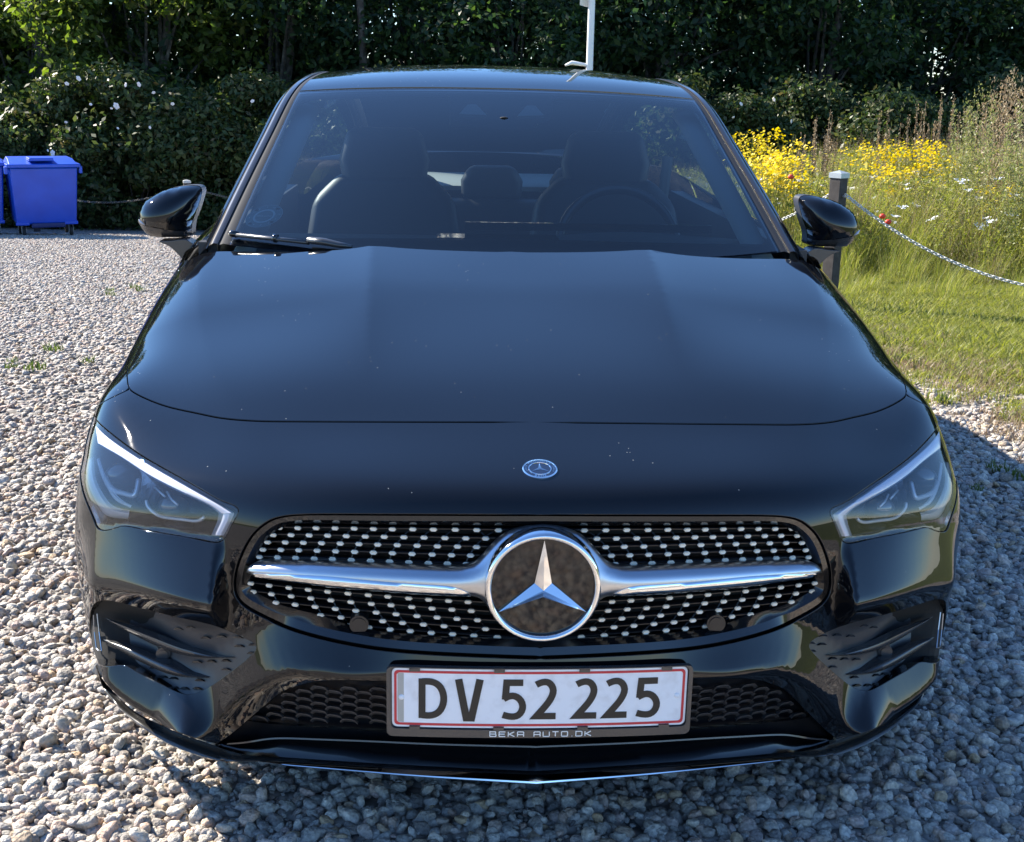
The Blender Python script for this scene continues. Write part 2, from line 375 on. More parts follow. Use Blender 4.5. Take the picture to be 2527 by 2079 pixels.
def to_ts(uv):
    """points seen on the car's right half (left in the photograph) -> surface parameters"""
    uv = np.array(uv, float).reshape(-1, 2); out = []
    pen = np.where(_gvis, 0, 1600.)
    for q in uv:
        d = _guv-q; i = (d[:, 0]**2+d[:, 1]**2+pen).argmin(); out.append((_gt[i], _gs[i]))
    x = np.array(out)
    def pj(x): return proj(skin(x[:, 0], x[:, 1])*[-1, 1, 1])
    for it in range(6):
        f = pj(x)-uv; e = .004
        xa = x.copy(); xa[:, 0] -= e; xb = x.copy(); xb[:, 1] -= e
        Ja = (pj(x)-pj(xa))/e; Jb = (pj(x)-pj(xb))/e
        det = Ja[:, 0]*Jb[:, 1]-Ja[:, 1]*Jb[:, 0]; det = np.where(abs(det) < 1e-3, 1e-3, det)
        dx = np.stack([(f[:, 0]*Jb[:, 1]-f[:, 1]*Jb[:, 0])/det, (Ja[:, 0]*f[:, 1]-Ja[:, 1]*f[:, 0])/det], -1)
        x = x-np.clip(dx, -.12, .12); x[:, 0] = np.clip(x[:, 0], 0, NC-1); x[:, 1] = np.clip(x[:, 1], 0, NR-1)
    return x
# ---------------------------------------------------------------- the car: front panels
car = empty('parked_car', (0, 1.4, 0))
tag(car, 'black metallic saloon car parked nose-on, with a chrome star in its studded grille', 'car')
PINV = Matrix.Translation((0, -1.4, 0))
def sub(o, p=None):
    """parent a part modelled in world coordinates (things sit at the car's origin)"""
    o.parent = p or car
    if p is None: o.matrix_parent_inverse = PINV
    return o
def cs(v):
    """skin parameter s on the centre line at picture row v"""
    s = np.linspace(0, NR-1, 800); y = proj(skin(0*s, s))[:, 1]; return float(np.interp(v, y, s))
def uvp(P, n=60): return to_ts(smooth_path(P, n))
def offset(P, d):
    """shrink a 2-D polygon by d"""
    P = np.array(P); a = P-np.roll(P, 1, 0); b = np.roll(P, -1, 0)-P
    ar = (P[:, 0]*np.roll(P[:, 1], -1)-np.roll(P[:, 0], -1)*P[:, 1]).sum()
    n = a/(np.linalg.norm(a, axis=1)[:, None]+1e-9)+b/(np.linalg.norm(b, axis=1)[:, None]+1e-9); n /= np.linalg.norm(n, axis=1)[:, None]+1e-9
    q = np.stack([-n[:, 1], n[:, 0]], -1)*(1 if ar > 0 else -1); return P+q*d
def sf(P): return skin(P[:, 0], P[:, 1]), skin_n(P[:, 0], P[:, 1])
def sink(dep):
    def f(P):
        A, n = sf(P); return A-n*dep, n
    return f
def panel(name, outer, holes, m, fn=sf, step=.1, skirt=.014, cham=.0016, side=0, centre=False, parent=None, hole_skirt=None, inflate=None, weld=0):
    """sheet of bodywork on surface fn, with rolled edges. side: 0 both halves in one mesh, -1 / +1 one side only"""
    P, T, L = cdt_fill(outer, holes, step)
    A, N = fn(P)
    if inflate is not None:
        h, wd = inflate; loops = [P[l] for l in L]; d = np.min([seg_dist(P, l, False) if centre else seg_dist(P, l) for l in loops], axis=0)
        x = np.clip(d/wd, 0, 1); A = A+N*(h*np.sqrt(np.maximum(0, 1-(1-x)**2)))[:, None]
    if centre: A = A.copy(); A[abs(P[:, 0]) < 1e-6, 0] = 0
    V = list(A); NN = list(N); Fc = [tuple(t) for t in T]
    for li, l in enumerate(L):
        p = P[l]; n_ = len(l); ar = (p[:, 0]*np.roll(p[:, 1], -1)-np.roll(p[:, 0], -1)*p[:, 1]).sum()
        tg = np.roll(p, -1, 0)-np.roll(p, 1, 0); tg /= np.linalg.norm(tg, axis=1)[:, None]+1e-9
        inn = np.stack([-tg[:, 1], tg[:, 0]], -1)*(1 if ar > 0 else -1)*(1 if li == 0 else -1)
        A1 = fn(p+inn*.02)[0]; A0 = fn(p)[0]; o = A0-A1; nn = N[l]; o -= nn*(o*nn).sum(1)[:, None]; o /= np.linalg.norm(o, axis=1)[:, None]+1e-9
        dep = skirt if li == 0 else (hole_skirt if hole_skirt is not None else skirt)
        if not dep: continue
        base = A[l]
        R = [(base, nn), (base+o*cham*.6-nn*cham*.4, (nn+o)/1.414), (base+o*cham-nn*cham, o), (base+o*cham-nn*(cham+dep), o)]
        if inflate is not None: R = [(base, (nn+o)/1.414), (base-nn*dep, o)]
        b = len(V)
        for q, qn in R: V += list(q); NN += list(qn)
        for r in range(len(R)-1):
            for i in range(n_):
                j = (i+1) % n_
                if centre and li == 0 and abs(p[i, 0]) < 1e-6 and abs(p[j, 0]) < 1e-6: continue
                Fc.append((b+r*n_+i, b+r*n_+j, b+(r+1)*n_+j, b+(r+1)*n_+i))
    V = np.array(V); NN = np.array(NN)
    if centre: k = abs(V[:, 0]) < 1e-6; NN[k, 0] = 0
    # orient faces by the normals
    Fo = []
    for f in Fc:
        a, b_, c = V[f[0]], V[f[1]], V[f[2]]; g = np.cross(b_-a, c-a)
        Fo.append(f if g @ (NN[f[0]]+NN[f[1]]+NN[f[2]]) >= 0 else f[::-1])
    if inflate is not None: NN = None
    def emit(Vv, Nv, Ff): return mesh_from(name, Vv, Ff, m, None, True, Nv)
    mir = np.array([-1, 1, 1])
    if side == 0:
        b = len(V); Vv = np.vstack([V, V*mir]); Nv = None if NN is None else np.vstack([NN, NN*mir])
        o = emit(Vv, Nv, Fo+[tuple(i+b for i in f[::-1]) for f in Fo])
        if NN is None:
            import bmesh
            bm = bmesh.new(); bm.from_mesh(o.data); bmesh.ops.remove_doubles(bm, verts=bm.verts, dist=1e-5); bm.to_mesh(o.data); bm.free()
    elif side > 0: o = emit(V, NN, Fo)
    else: o = emit(V*mir, None if NN is None else NN*mir, [f[::-1] for f in Fo])
    return sub(o, parent)

# outlines, read from the nose of the car (half of it, then mirrored)
SHUT = [(1240,1042.5),(980,1042),(720,1041),(632,1039.6),(545.7,1032.4),(488,1021),(416,1005),(361,985),(329.6,969),(318,957.5),(313.8,934.5),(313.8,905.7),(321,871),(332.5,833.7),(352.7,790.5),(372.9,761.7),(398,725),(419,698),(445,664),(463.6,640.7),(476.6,617.6),(488,602)]
shut = uvp(SHUT, 90); shut[0, 0] = 0; shut[0, 1] = cs(1042)
icor = int(abs(smooth_path(SHUT, 90)-np.array([318, 957.5])).sum(1).argmin())
cowl_s = .12
shut[-1, 1] = cowl_s
shut[:, 1] = np.maximum(shut[:, 1], cowl_s)
hood_out = np.vstack([shut, [(t, cowl_s) for t in np.linspace(shut[-1, 0], 0, 30)[1:]], [(0, s) for s in np.linspace(cowl_s, shut[0, 1], 40)[1:-1]]])
def inset(P, d):
    Q = offset(P, d); k = abs(P[:, 0]) < 1e-6; Q[k, 0] = 0; Q[k, 1] = P[k, 1]; return Q
hood = panel('bonnet', inset(hood_out, .022), [], M['paint'], step=.085, centre=True)
SEAM = [(318,962),(296,972),(275,982),(258,991),(243,1000.6),(228,1010),(216,1022)]
seam = uvp(SEAM, 14)
HL = [(219,1011.7),(235.7,1032.5),(262,1058.8),(301.3,1089.4),(345,1120),(389,1146),(432.7,1170.4),(498.3,1207.6),(553,1238),(588,1257),(575,1291),(560,1322),(550,1335),(538,1339.5),(520,1339),(476.5,1330),(389,1315),(323,1302),(302,1300),(279.5,1306),(257.6,1310.5),(242,1306),(231.3,1286.5),(216,1249),(204,1216.4),(197,1177),(196.5,1133),(199,1078.5),(206,1035)]
hl_uv = smooth_path(HL, 110, True); hl = to_ts(hl_uv)
GR = [(1335,1626),(1264,1624),(1140,1619),(1018,1612),(898,1598),(779,1573),(700,1548),(640,1520),(600,1496),(581,1472),(575.5,1450),(577,1425),(583,1397),(598.6,1357),(623,1317.5),(648,1295),(672,1281),(708.5,1272.5),(765,1269),(900,1269),(1050,1269.5),(1200,1270),(1316,1270)]
gr = uvp(GR, 110); gr[0] = (0, cs(1627)); gr[-1] = (0, cs(1270))
IN = [(244.7,1483),(276,1483),(334,1497.6),(449,1526),(535.6,1546.6),(593,1569.6),(624,1585),(633,1598),(622,1616),(558.6,1667.5),(501,1705),(472,1715),(443.5,1712),(391.6,1687.7),(334,1659),(305,1644),(276,1646),(248,1643),(235,1620),(224,1569.6),(220,1526),(227.5,1495)]
intake = to_ts(smooth_path(IN, 90, True))
ARM = [(1335,1688),(1200,1687),(1080,1686),(952,1683.5),(833.6,1681),(779,1684.5),(746,1691.6),(713,1702.6),(691,1713.5),(647.6,1748.6),(603.8,1785.8),(572,1812),(537,1836)]
LIPU = [(537,1836),(507,1830),(449,1812),(391.6,1787),(328,1752.5),(285,1712.6),(262,1688),(246,1664),(236,1640)]
arm = uvp(ARM, 50); arm[0] = (0, cs(1688)); lipu = uvp(LIPU, 24)
# bumper cover: shut line, seam, down the outer edge, lip line, arm edge, centre line
s_b = lipu[-1]
col8 = [(7.97, s) for s in np.linspace(seam[-1, 1]+.25, 9.0, 26)]
k9 = np.array([(7.97, 9.0), (7.85, 9.2)])
bump_top = shut[:icor+1].copy()
bumper_out = np.vstack([bump_top, seam, [(7.6, seam[-1, 1]+.1)], col8, k9, lipu[::-1], arm[::-1][1:]])
gap_b = inset(bumper_out, .018)
gap_b[0] = (0, gap_b[0, 1]+.02)
# the grille opening touches the centre line, so it is part of the outline there: split into upper nose and lower bumper
nose_out = np.vstack([bump_top, seam, [(7.6, seam[-1, 1]+.1)], col8, k9, lipu[::-1], arm[::-1][1:], [(0, s) for s in np.linspace(arm[0, 1], gr[0, 1], 6)[1:-1]], gr, [(0, s) for s in np.linspace(gr[-1, 1], shut[0, 1], 12)[1:-1]]])
nose_out = inset(nose_out, .016)
bumper = panel('front_bumper', nose_out, [offset(hl, -.012), intake], M['paint'], step=.085, centre=True, hole_skirt=.03)
# wing (front fender) panels, left and right
c8up = [(8.0, s) for s in np.linspace(seam[-1, 1]+.1, 0.0, 36)]
fen_out = np.vstack([shut[icor:][::-1], seam[1:], c8up, [(t, 0.0) for t in np.linspace(8, shut[-1, 0], 12)[1:-1]]])
for sd in (-1, 1): panel('wing', inset(fen_out, .016), [], M['paint'], step=.09, side=sd)
panel('bonnet_underside', [(0, 0), (7.9, 0), (7.9, 2.9), (6, 3.2), (5.1, 4.3), (0, 4.5)], [], M['gap'], fn=sink(.022), step=.5, skirt=0, centre=True)
# dark tray under the wing and bumper seams
# ---------------------------------------------------------------- things that sit inside the openings
def deep(uv, depth=0., side=-1, lift=None):
    """points on the car's right half seen at uv, pushed `depth` metres further along the sight line; side=+1 mirrors them"""
    uv = np.array(uv, float).reshape(-1, 2); x = to_ts(uv); P = skin(x[:, 0], x[:, 1])*[-1, 1, 1]
    d = P-CAM; d /= np.linalg.norm(d, axis=1)[:, None]; P = P+d*np.broadcast_to(np.asarray(depth, float), (len(P),))[:, None]
    if side > 0: P = P*[-1, 1, 1]
    return P
def ring2(P, inner, depth_o, depth_i, name, m, n=None, side=0, parent=None):
    """band between two outlines of equal length"""
    k = len(P); V = np.vstack([sink(depth_o)(P)[0], sink(depth_i)(inner)[0]]); Fc = [(i, (i+1) % k, (i+1) % k+k, i+k) for i in range(k)]
    return V, Fc
def sightsink(dep):
    def f(P):
        A, n = sf(P); B = A*[-1, 1, 1]; d = B-CAM; d /= np.linalg.norm(d, axis=1)[:, None]
        dd = dep*(1-.85*sstep(P[:, 0], 5.8, 7.5)); B = B+d*dd[:, None]; B = B*[-1, 1, 1]; B[abs(P[:, 0]) < 1e-6, 0] = 0
        return B, n
    return f
# headlights
def shell(ts, d0, d1, shrink):
    A = sink(d0)(ts)[0]; B = sink(d1)(offset(ts, shrink))[0]; return A, B
for sd in (-1, 1):
    mir = np.array([1 if sd > 0 else -1, 1, 1])
    head = panel('headlight', offset(hl, .03), [], M['lens'], step=.12, side=sd, skirt=.004, fn=sink(.002))
    tag(head, 'sunlit headlight catching glints on its light strip' if sd < 0 else 'shaded headlight mirroring gravel and grass')
    n = len(hl); mb = MB(); A = sink(.003)(offset(hl, .03))[0]*mir; B = sink(.006)(offset(hl, .10))[0]*mir; C_ = sink(.10)(offset(hl, .22))[0]*mir
    V = np.vstack([A, B, C_]); Fc = []
    for r in range(2):
        for i in range(n): j = (i+1) % n; Fc.append((r*n+i, r*n+j, (r+1)*n+j, (r+1)*n+i))
    Fc.append(tuple(range(2*n, 3*n)))
    mb.add(V, Fc); sub(mb.build('housing', M['housing'], None, True, angle=40), head)
    def strip(name, up, lo, d, m, th=.012, n=40, hgt=.006, tiltd=0.):
        U = smooth_path(up, n); Lw = smooth_path(lo, n); rows = []
        for k, (f_, dd) in enumerate([(0, th), (0, 0), (.33, -hgt), (.67, -hgt), (1, 0), (1, th)]):
            rows.append(deep(U*(1-f_)+Lw*f_, d+dd+tiltd*(1-f_), sd))
        mb = MB(); mb.grid(np.array(rows)); return sub(mb.build(name, m, None, True, angle=50), head)
    strip('light_guide', [(236,1052),(262,1075),(301,1103),(345,1131),(389,1157),(433,1182),(498,1219),(545,1246),(578,1266)], [(242,1096),(265,1110),(301,1131),(335,1154),(367,1175),(433,1210),(498,1240),(522,1253),(540,1268)], .006, M['drl'], tiltd=.0)
    strip('light_guide', [(578,1266),(572,1286),(563,1303),(553,1322)], [(540,1268),(537,1284),(529,1304),(521,1322)], .008, M['drl'], n=14)
    strip('reflector', [(214,1133),(213,1165),(218,1195),(229,1225),(245,1254),(262,1272),(285,1279),(316,1281)], [(232,1128),(233,1160),(239,1188),(252,1214),(268,1238),(282,1250),(300,1256),(320,1260)], .03, M['reflector'], hgt=.01)
    strip('reflector', [(238,1134),(250,1176),(268,1212),(285,1235),(304,1246),(322,1254)], [(246,1130),(260,1172),(277,1205),(292,1226),(308,1238),(326,1247)], .024, M['reflector'], n=20, hgt=.004)
    mb = MB(); mb.tube(deep(smooth_path([(362,1235),(364,1248),(376,1262),(392,1273),(420,1279),(456,1283),(490,1285),(505,1276)], 26), .03, sd), .0036, 6)
    mb.tube(deep(smooth_path([(262,1180),(270,1197),(286,1212),(312,1220),(332,1223),(339,1208),(343,1184)], 24), .028, sd), .0052, 6)
    mb.tube(deep([(392,1316),(430,1322),(480,1327)], .012, sd), .0018, 6)
    mb.tube(deep([(383,1204),(396,1216),(408,1227)], .03, sd), .0022, 6); mb.tube(deep([(412,1214),(424,1234),(440,1247)], .03, sd), .0022, 6)
    sub(mb.build('bezel_rim', M['reflector'], None, True), head)
    for (pu, pv, rr) in ((304, 1178, .036), (430, 1252, .030)):
        c = deep([(pu, pv)], .075, sd)[0]; mb = MB(); mb.ball((0, 0, 0), (rr, rr*.55, rr*.8), 20, 12); o = mb.build('projector', M['glassball'], None, True)
        o.location = c; sub(o, head)
        if True: o.matrix_parent_inverse = Matrix.Identity(4)
    for o in head.children: pass
# grille surround, backing and studs
gfull = offset(gr, .0)
def band(name, P, d_a, off_a, d_b, off_b, m, depth=None, parent=None):
    k = len(P); A = sink(d_a)(off_a)[0]; B = sink(d_b)(off_b)[0]; mb = MB()
    V = np.vstack([A, B]); Fc = [(i, i+1, i+1+k, i+k) for i in range(k-1)]
    mb.add(V, Fc); mb.add(V*[-1, 1, 1], [f[::-1] for f in Fc])
    return mb
def gin(d):
    Q = offset(gr, d); Q[0] = (0, gr[0, 1]-d*.95); Q[-1] = (0, gr[-1, 1]+d*.95); return Q
grille = empty('grille', (0, 0, 0)); sub(grille); grille.location = (0, 0, 0)
mb = MB()
prof = [(.012, .0), (.004, .03), (.006, .12), (.020, .19), (.05, .20)]
for a, b in zip(prof[:-1], prof[1:]):
    q = band('x', gr, a[0], gin(a[1]), b[0], gin(b[1]), None); mb.add(q.V, q.F)
fr = sub(mb.build('grille_surround', M['gloss'], None, True, angle=60), grille); fr.matrix_parent_inverse = Matrix.Identity(4)
q = gin(.15); P_, T_, L_ = cdt_fill(q, [], .5); A_ = sink(.085)(P_)[0]; mb = MB(); mb.add(A_, T_); mb.add(A_*[-1, 1, 1], T_)
bk = sub(mb.build('backing', M['gap'], None), grille)
Z3 = lambda P: np.array([(580+x*.365, 1250+y*.365) for x, y in P])
ROWS = [
 ([300,425,549,677,806,936,1064,1202,1341,1489,1634,1781],[140,142,142,143,145,148,150,150,152,153,155,157]),
 ([259,380,502,627,753,881,1009,1142,1278,1419,1560,1694],[189,189,191,193,196,199,201,204,206,209,211,213]),
 ([221,341,463,586,712,838,965,1097,1231,1368,1504,1633],[238,239,241,244,247,250,254,257,261,265,267,270]),
 ([190,311,432,556,681,809,936,1065,1197,1333,1464,1592],[288,289,292,295,299,303,308,312,317,321,325,328]),
 ([167,289,411,537,660,787,917,1046,1175,1308,1436,1563],[338,340,344,349,352,358,363,368,374,379,382,386]),
 ([108,232,365,496,627,764,901,1033,1174,1309,1444,1575],[516,530,545,558,571,583,594,604,616,625,633,641]),
 ([125,248,381,514,649,784,922,1055,1195,1332,1466,1598],[573,588,602,616,629,641,653,662,674,684,692,701]),
 ([157,278,408,542,679,817,955,1089,1230,1366,1500,1639],[631,646,659,673,687,700,712,723,735,745,754,763]),
 ([317,445,580,718,859,999,1133,1274,1413,1551,1693],[703,717,731,745,758,770,782,793,804,813,823]),
 ([490,623,765,905,1049,1185,1327,1471,1615,1773],[773,786,799,813,826,837,849,858,868,878]),
 ([676,820,963,1110,1247,1393,1546,1706,1877,2050],[840,855,868,879,890,901,911,920,929,936])]
GD = .030
pinm = bpy.data.meshes.new('stud'); hexo = [(-.0070, 0), (-.0040, .0036), (.0040, .0036), (.0070, 0), (.0040, -.0036), (-.0040, -.0036)]
Vp = [(x, 0, z) for x, z in hexo]+[(x*.8, -.0022, z*.75) for x, z in hexo]+[(x*.2, -.0012, 0) for x in (-.0072, .0072)]+[(x*.9, .0025, z*.9) for x, z in hexo]
Fp = [(i, (i+1) % 6, (i+1) % 6+6, i+6) for i in range(6)]+[(14+i, 14+(i+1) % 6, (i+1) % 6, i) for i in range(6)]+[(6, 7, 12), (7, 8, 13, 12), (8, 9, 13), (9, 10, 13), (10, 11, 12, 13), (11, 6, 12)]
pinm.from_pydata(Vp, [], Fp); pinm.materials.append(M['pin'])
pts = []; fins = MB(); links = MB()
allrows = []
for xs, ys in ROWS:
    uvr = Z3(list(zip(xs, ys))); P = deep(uvr, GD); allrows.append(P)
allrows[-1][-1][0] = 0
for ri, P in enumerate(allrows):
    for p in P:
        for sd in ((-1, 1) if abs(p[0]) > 1e-4 else (1,)):
            o = link('stud', pinm, None); q = p.copy(); q[0] = abs(q[0])*sd; o.location = q+np.array([0, -.004, 0])
            o.rotation_euler = (math.radians(-3), 0, sd*min(.5, abs(q[0])*.75)); o.parent = grille
def in_gr(P):
    x = P*[-1 if P[0] < 0 else 1, 1, 1]
    return x
# horizontal vanes through the rows of studs, each side of the star
ext = {}
for ri, P in enumerate(allrows):
    Q = P.copy(); a = Q[0]+(Q[0]-Q[1])*(.55 if ri < 8 else .9); 
    b = Q[-1]+(Q[-1]-Q[-2])*(.9 if ri < 10 else .0)
    Q = np.vstack([a, Q, b]) if ri < 10 else np.vstack([a, Q])
    if ri == 4 or ri == 5: Q = Q
    for sd in (-1, 1):
        m2 = np.array([1 if sd < 0 else -1, 1, 1]); mb = MB(); R = Q*m2
        G = [R+[0, .003, .0018], R+[0, -.001, .0008], R+[0, -.001, -.0008], R+[0, .018, -.004], R+[0, .03, -.004]]
        mb.grid(np.array(G), flip=sd < 0); o = sub(mb.build('vane', M['mesh'], None, False), grille)
# thin slanting links between the studs
mb = MB()
def addlink(a, b):
    for sd in (-1, 1):
        A = a.copy(); B = b.copy(); A[0] *= sd; B[0] *= sd; mb.tube([A+[0, .006, 0], B+[0, .006, 0]], .0011, 4, caps=False)
for r in list(range(0, 4))+[5, 6, 7, 8, 9]:
    P, Q = allrows[r], allrows[r+1]
    for p in P:
        j = np.argsort(np.linalg.norm((Q-p)[:, [0, 2]], axis=1))[0]
        addlink(p, Q[j])
o = sub(mb.build('mesh_links', M['mesh'], None), grille); tag(o, kind='stuff')
for uvc in ((886, 1541),):
    for sd in (-1, 1):
        c = deep([uvc], .012, sd)[0]; mb = MB()
        mb.tube([c+[0, -.002, 0], c+[0, .03, 0]], .0165, 28); mb.tube([c+[0, -.004, 0], c+[0, .0, 0]], .0125, 28); sub(mb.build('parking_sensor', M['mesh'], None, True, angle=30), grille)
# silver louvre with chrome inlays
BAR = [(70,435),(82,414),(110,392),(160,379),(250,376),(420,379),(600,385),(1000,400),(1300,412),(1440,417),(1520,415),(1575,405),(1620,388),(1655,358),(1700,305),(1760,238),(1830,182),(1900,150),(1980,130),(2090,119)]
BARL = [(2060,914),(1980,904),(1900,880),(1830,838),(1770,780),(1725,715),(1690,660),(1650,627),(1600,611),(1500,608),(1200,594),(900,570),(600,541),(300,500),(170,482),(100,458)]
barp = np.vstack([to_ts(Z3(smooth_path(BARL, 40))), to_ts(Z3(smooth_path(BAR, 46)))])
barp[0, 0] = 0; barp[-1, 0] = 0
def barf(P):
    A, N = sf(P); return A-N*.004, N
louv = panel('louvre', barp, [], M['silver'], fn=barf, step=.06, skirt=.02, inflate=(.021, .21), centre=True, parent=grille)
INL = [(125,455),(150,440),(250,437),(600,450),(1000,488),(1300,510),(1450,521),(1530,541),(1580,573),(1600,597),(1570,606),(1500,606),(1300,597),(1000,578),(600,541),(300,497),(180,476)]
inl = to_ts(Z3(smooth_path(INL, 60, True)))
def inlf(P):
    A, N = sf(P); x = np.clip(seg_dist(P, barp, False)/.21, 0, 1); return A+N*(-.004+.021*np.sqrt(np.maximum(0, 1-(1-x)**2))+.0012)[:, None], N
for sd in (-1, 1):
    panel('chrome_inlay', inl, [], M['chrome'], fn=inlf, step=.05, skirt=.006, inflate=(.0045, .10), side=sd, parent=louv)
# star emblem
emb = empty('star_emblem', (0, 0, 0)); sub(emb, grille)
EC = np.array([0, .0, .580])
def disc_at(mb, r0, r1, y0, y1, n=64):
    a = np.linspace(0, 2*math.pi, n, endpoint=False); k = len(r0)
mb = MB(); n = 72; prof = [(.0975, .02), (.0975, -.012), (.0955, -.0175), (.0915, -.0195), (.0875, -.0175), (.0853, -.012), (.0853, .0)]
G = [[EC+np.array([r*math.sin(a), y, r*math.cos(a)]) for r, y in prof] for a in np.linspace(0, 2*math.pi, n+1)]
mb.grid(G); sub(mb.build('emblem_ring', M['chrome'], None, True), emb)
mb = MB(); a = np.linspace(0, 2*math.pi, n, endpoint=False); mb.add([EC+np.array([0, -.0095, 0])]+[EC+np.array([.086*math.sin(t), -.008, .086*math.cos(t)]) for t in a], [(0, i+1, (i+1) % n+1) for i in range(n)])
sub(mb.build('emblem_disc', M['stardisc'], None, True), emb)
mb = MB(); V = [EC+np.array([0, -.0245, 0])]
for k in range(6):
    a = math.radians(60*k); r = .085 if k % 2 == 0 else .0165; V.append(EC+np.array([r*math.sin(a), -.0145 if k % 2 == 0 else -.0125, r*math.cos(a)]))
for k in range(6):
    a = math.radians(60*k); r = .0865 if k % 2 == 0 else .0175; V.append(EC+np.array([r*math.sin(a), -.007, r*math.cos(a)]))
mb.add(V, [(0, k+1, (k+1) % 6+1) for k in range(6)]+[(k+1, k+7, (k+1) % 6+7, (k+1) % 6+1) for k in range(6)])
sub(mb.build('emblem_star', M['chrome'], None, False), emb)
# ---------------------------------------------------------------- lower front: side intakes, lower grille, splitter, number plate
Zi = lambda P: [(190+x*.288, 1440+y*.288) for x, y in P]
INS = [(300,1496),(350,1505),(449,1530),(535,1550),(590,1571),(618,1584),(629,1597),(619,1614),(556,1664),(500,1701),(472,1711),(444,1708),(392,1684),(334,1655),(304,1638),(288,1615),(278,1560),(284,1510)]
ins = to_ts(smooth_path(INS, 80, True))
insm = bpy.data.meshes.new('slit'); 
Vs = [(x, 0, z) for x, z in ((-.0125, .0015), (-.006, .0042), (.004, .003), (.0125, -.002), (.004, .0005), (-.006, .0008))]
insm.from_pydata(Vs+[(x, -.0035, z) for x, y, z in Vs], [], [(6, 7, 8, 9, 10, 11)]+[(i, (i+1) % 6, (i+1) % 6+6, i+6) for i in range(6)]); insm.materials.append(M['gloss'])
def insf(P):
    A, N = sf(P); u = A[:, 0]; d = .012+.035*sstep(A[:, 0], .62, .80)
    return A-N*d[:, None], N
for sd in (-1, 1):
    mir = np.array([-sd*-1 if 0 else (1 if sd > 0 else -1), 1, 1]); T = empty('side_intake'); sub(T)
    T.name = 'side_intake'
    o = panel('duct', offset(intake, -.02), [], M['gap'], fn=sightsink(.085), step=.25, side=sd, skirt=0, parent=T)
    n = len(intake); A = sink(.012)(intake)[0]*mir; B = sightsink(.085)(offset(intake, -.02))[0]*mir
    mb = MB(); mb.add(np.vstack([A, B]), [(i, (i+1) % n, (i+1) % n+n, i+n) for i in range(n)]); sub(mb.build('duct_wall', M['gloss'], None, True), T)
    panel('insert', ins, [], M['plastic'], fn=insf, step=.12, side=sd, skirt=.01, parent=T)
    def blade(up, mid, low, dm=-.012):
        U, Mi, Lo = [smooth_path(Zi(p), 36) for p in (up, mid, low)]; a = np.linspace(0, 1, 36); k = np.sin(np.pi*np.clip(a, .0, 1))**.5*.030
        dU = np.interp(U[:, 0], [240, 400, 600], [.045, .022, .014])
        rows = [deep(U, dU, sd)]
        for f_ in (.35, .7, .9): rows.append(deep(U*(1-f_)+Mi*f_, dU-k*min(1, f_*1.15), sd))
        for f_ in (0, .25, .5, .8): rows.append(deep(Mi*(1-f_)+Lo*f_, dU-k*(1.02, 1.08, 1.0, .7)[(0, .25, .5, .8).index(f_)], sd))
        rows.append(deep(Lo, dU-k*.3, sd)); rows.append(deep(Lo, dU+.01, sd))
        mb = MB(); mb.grid(np.array(rows)); sub(mb.build('blade', M['satin'], None, True, angle=60), T)
    blade([(240,298),(420,345),(700,430),(900,510),(1060,560),(1220,612),(1350,630)], [(262,310),(450,390),(680,485),(880,560),(1020,598),(1160,628),(1345,633)], [(285,330),(480,440),(700,545),(850,600),(1000,630),(1160,640),(1340,637)])
    blade([(228,482),(420,512),(640,590),(800,650),(900,690),(1010,750),(1140,800)], [(242,492),(420,560),(600,645),(760,715),(870,762),(980,797),(1135,803)], [(262,512),(440,620),(600,700),(740,762),(860,796),(980,808),(1130,808)])
    for x, y in [(470,250),(575,340),(690,345),(815,345),(825,420),(945,410),(1075,488),(1210,478),(1345,470),(1355,542),(1475,530),(860,612),(1000,690),(1115,675),(1240,668),(1240,742),(775,812),(665,800),(560,722),(610,800),(890,882),(1000,892),(790,890),(1020,822),(1465,600)]:
        tt = to_ts(Zi([(x, y)])); A, N = insf(tt); A[:, 0] *= -1
        if sd > 0: A[:, 0] *= -1
        o = link('slit', insm, None); o.location = A[0]+np.array([0, -.0015, 0]); o.scale = (-sd*1.0, 1, 1)
        tl = .42; o.rotation_euler = (0, (-sd)*-tl*.8, sd*.55); o.parent = T
    A, N = insf(to_ts([(374, 1607)])); A[0, 0] *= sd; c = A[0]
    mb = MB(); mb.tube([c+[-sd*-.0, .01, 0], c+[-sd*.006, -.026, 0]], .0135, 22); mb.tube([c+[-sd*.006, -.025, 0], c+[-sd*.006, -.028, 0]], .0095, 22); sub(mb.build('parking_sensor', M['satin'], None, True, angle=30), T)
    s1 = deep([(231,1518),(233,1560),(238,1600),(243,1606)], .02, sd); s2 = deep([(240,1515),(245,1560),(251,1606),(243,1606)], .03, sd)
    mb = MB(); mb.tube(s1, .0012, 5); mb.tube(s2, .0014, 5); sub(mb.build('air_curtain_rim', M['silver'], None), T)
# lower grille
LG = [(1335,1846),(1100,1840),(1000,1835),(890,1830),(779,1826),(691,1823.4),(648,1827),(604,1834),(572,1837),(540,1838)]
lgl = uvp(LG, 40); lgl[0] = (0, cs(1846))
low = np.vstack([arm, lgl[::-1]]); low = low[[i for i in range(len(low)) if i == 0 or np.hypot(*(low[i]-low[i-1])) > 1e-4]]
lg = empty('lower_grille'); sub(lg)
panel('backing', low, [], M['mesh'], fn=sightsink(.06), step=.25, skirt=0, centre=True, parent=lg)
k = len(arm); A = sink(.01)(arm)[0]; B = sightsink(.06)(arm)[0]; mb = MB(); V = np.vstack([A, B]); Fq = [(i, i+1, i+1+k, i+k) for i in range(k-1)]
mb.add(V, Fq); mb.add(V*[-1, 1, 1], Fq); sub(mb.build('frame', M['gloss'], None, True), lg)
cell = bpy.data.meshes.new('honeycomb_cell'); cmb = MB()
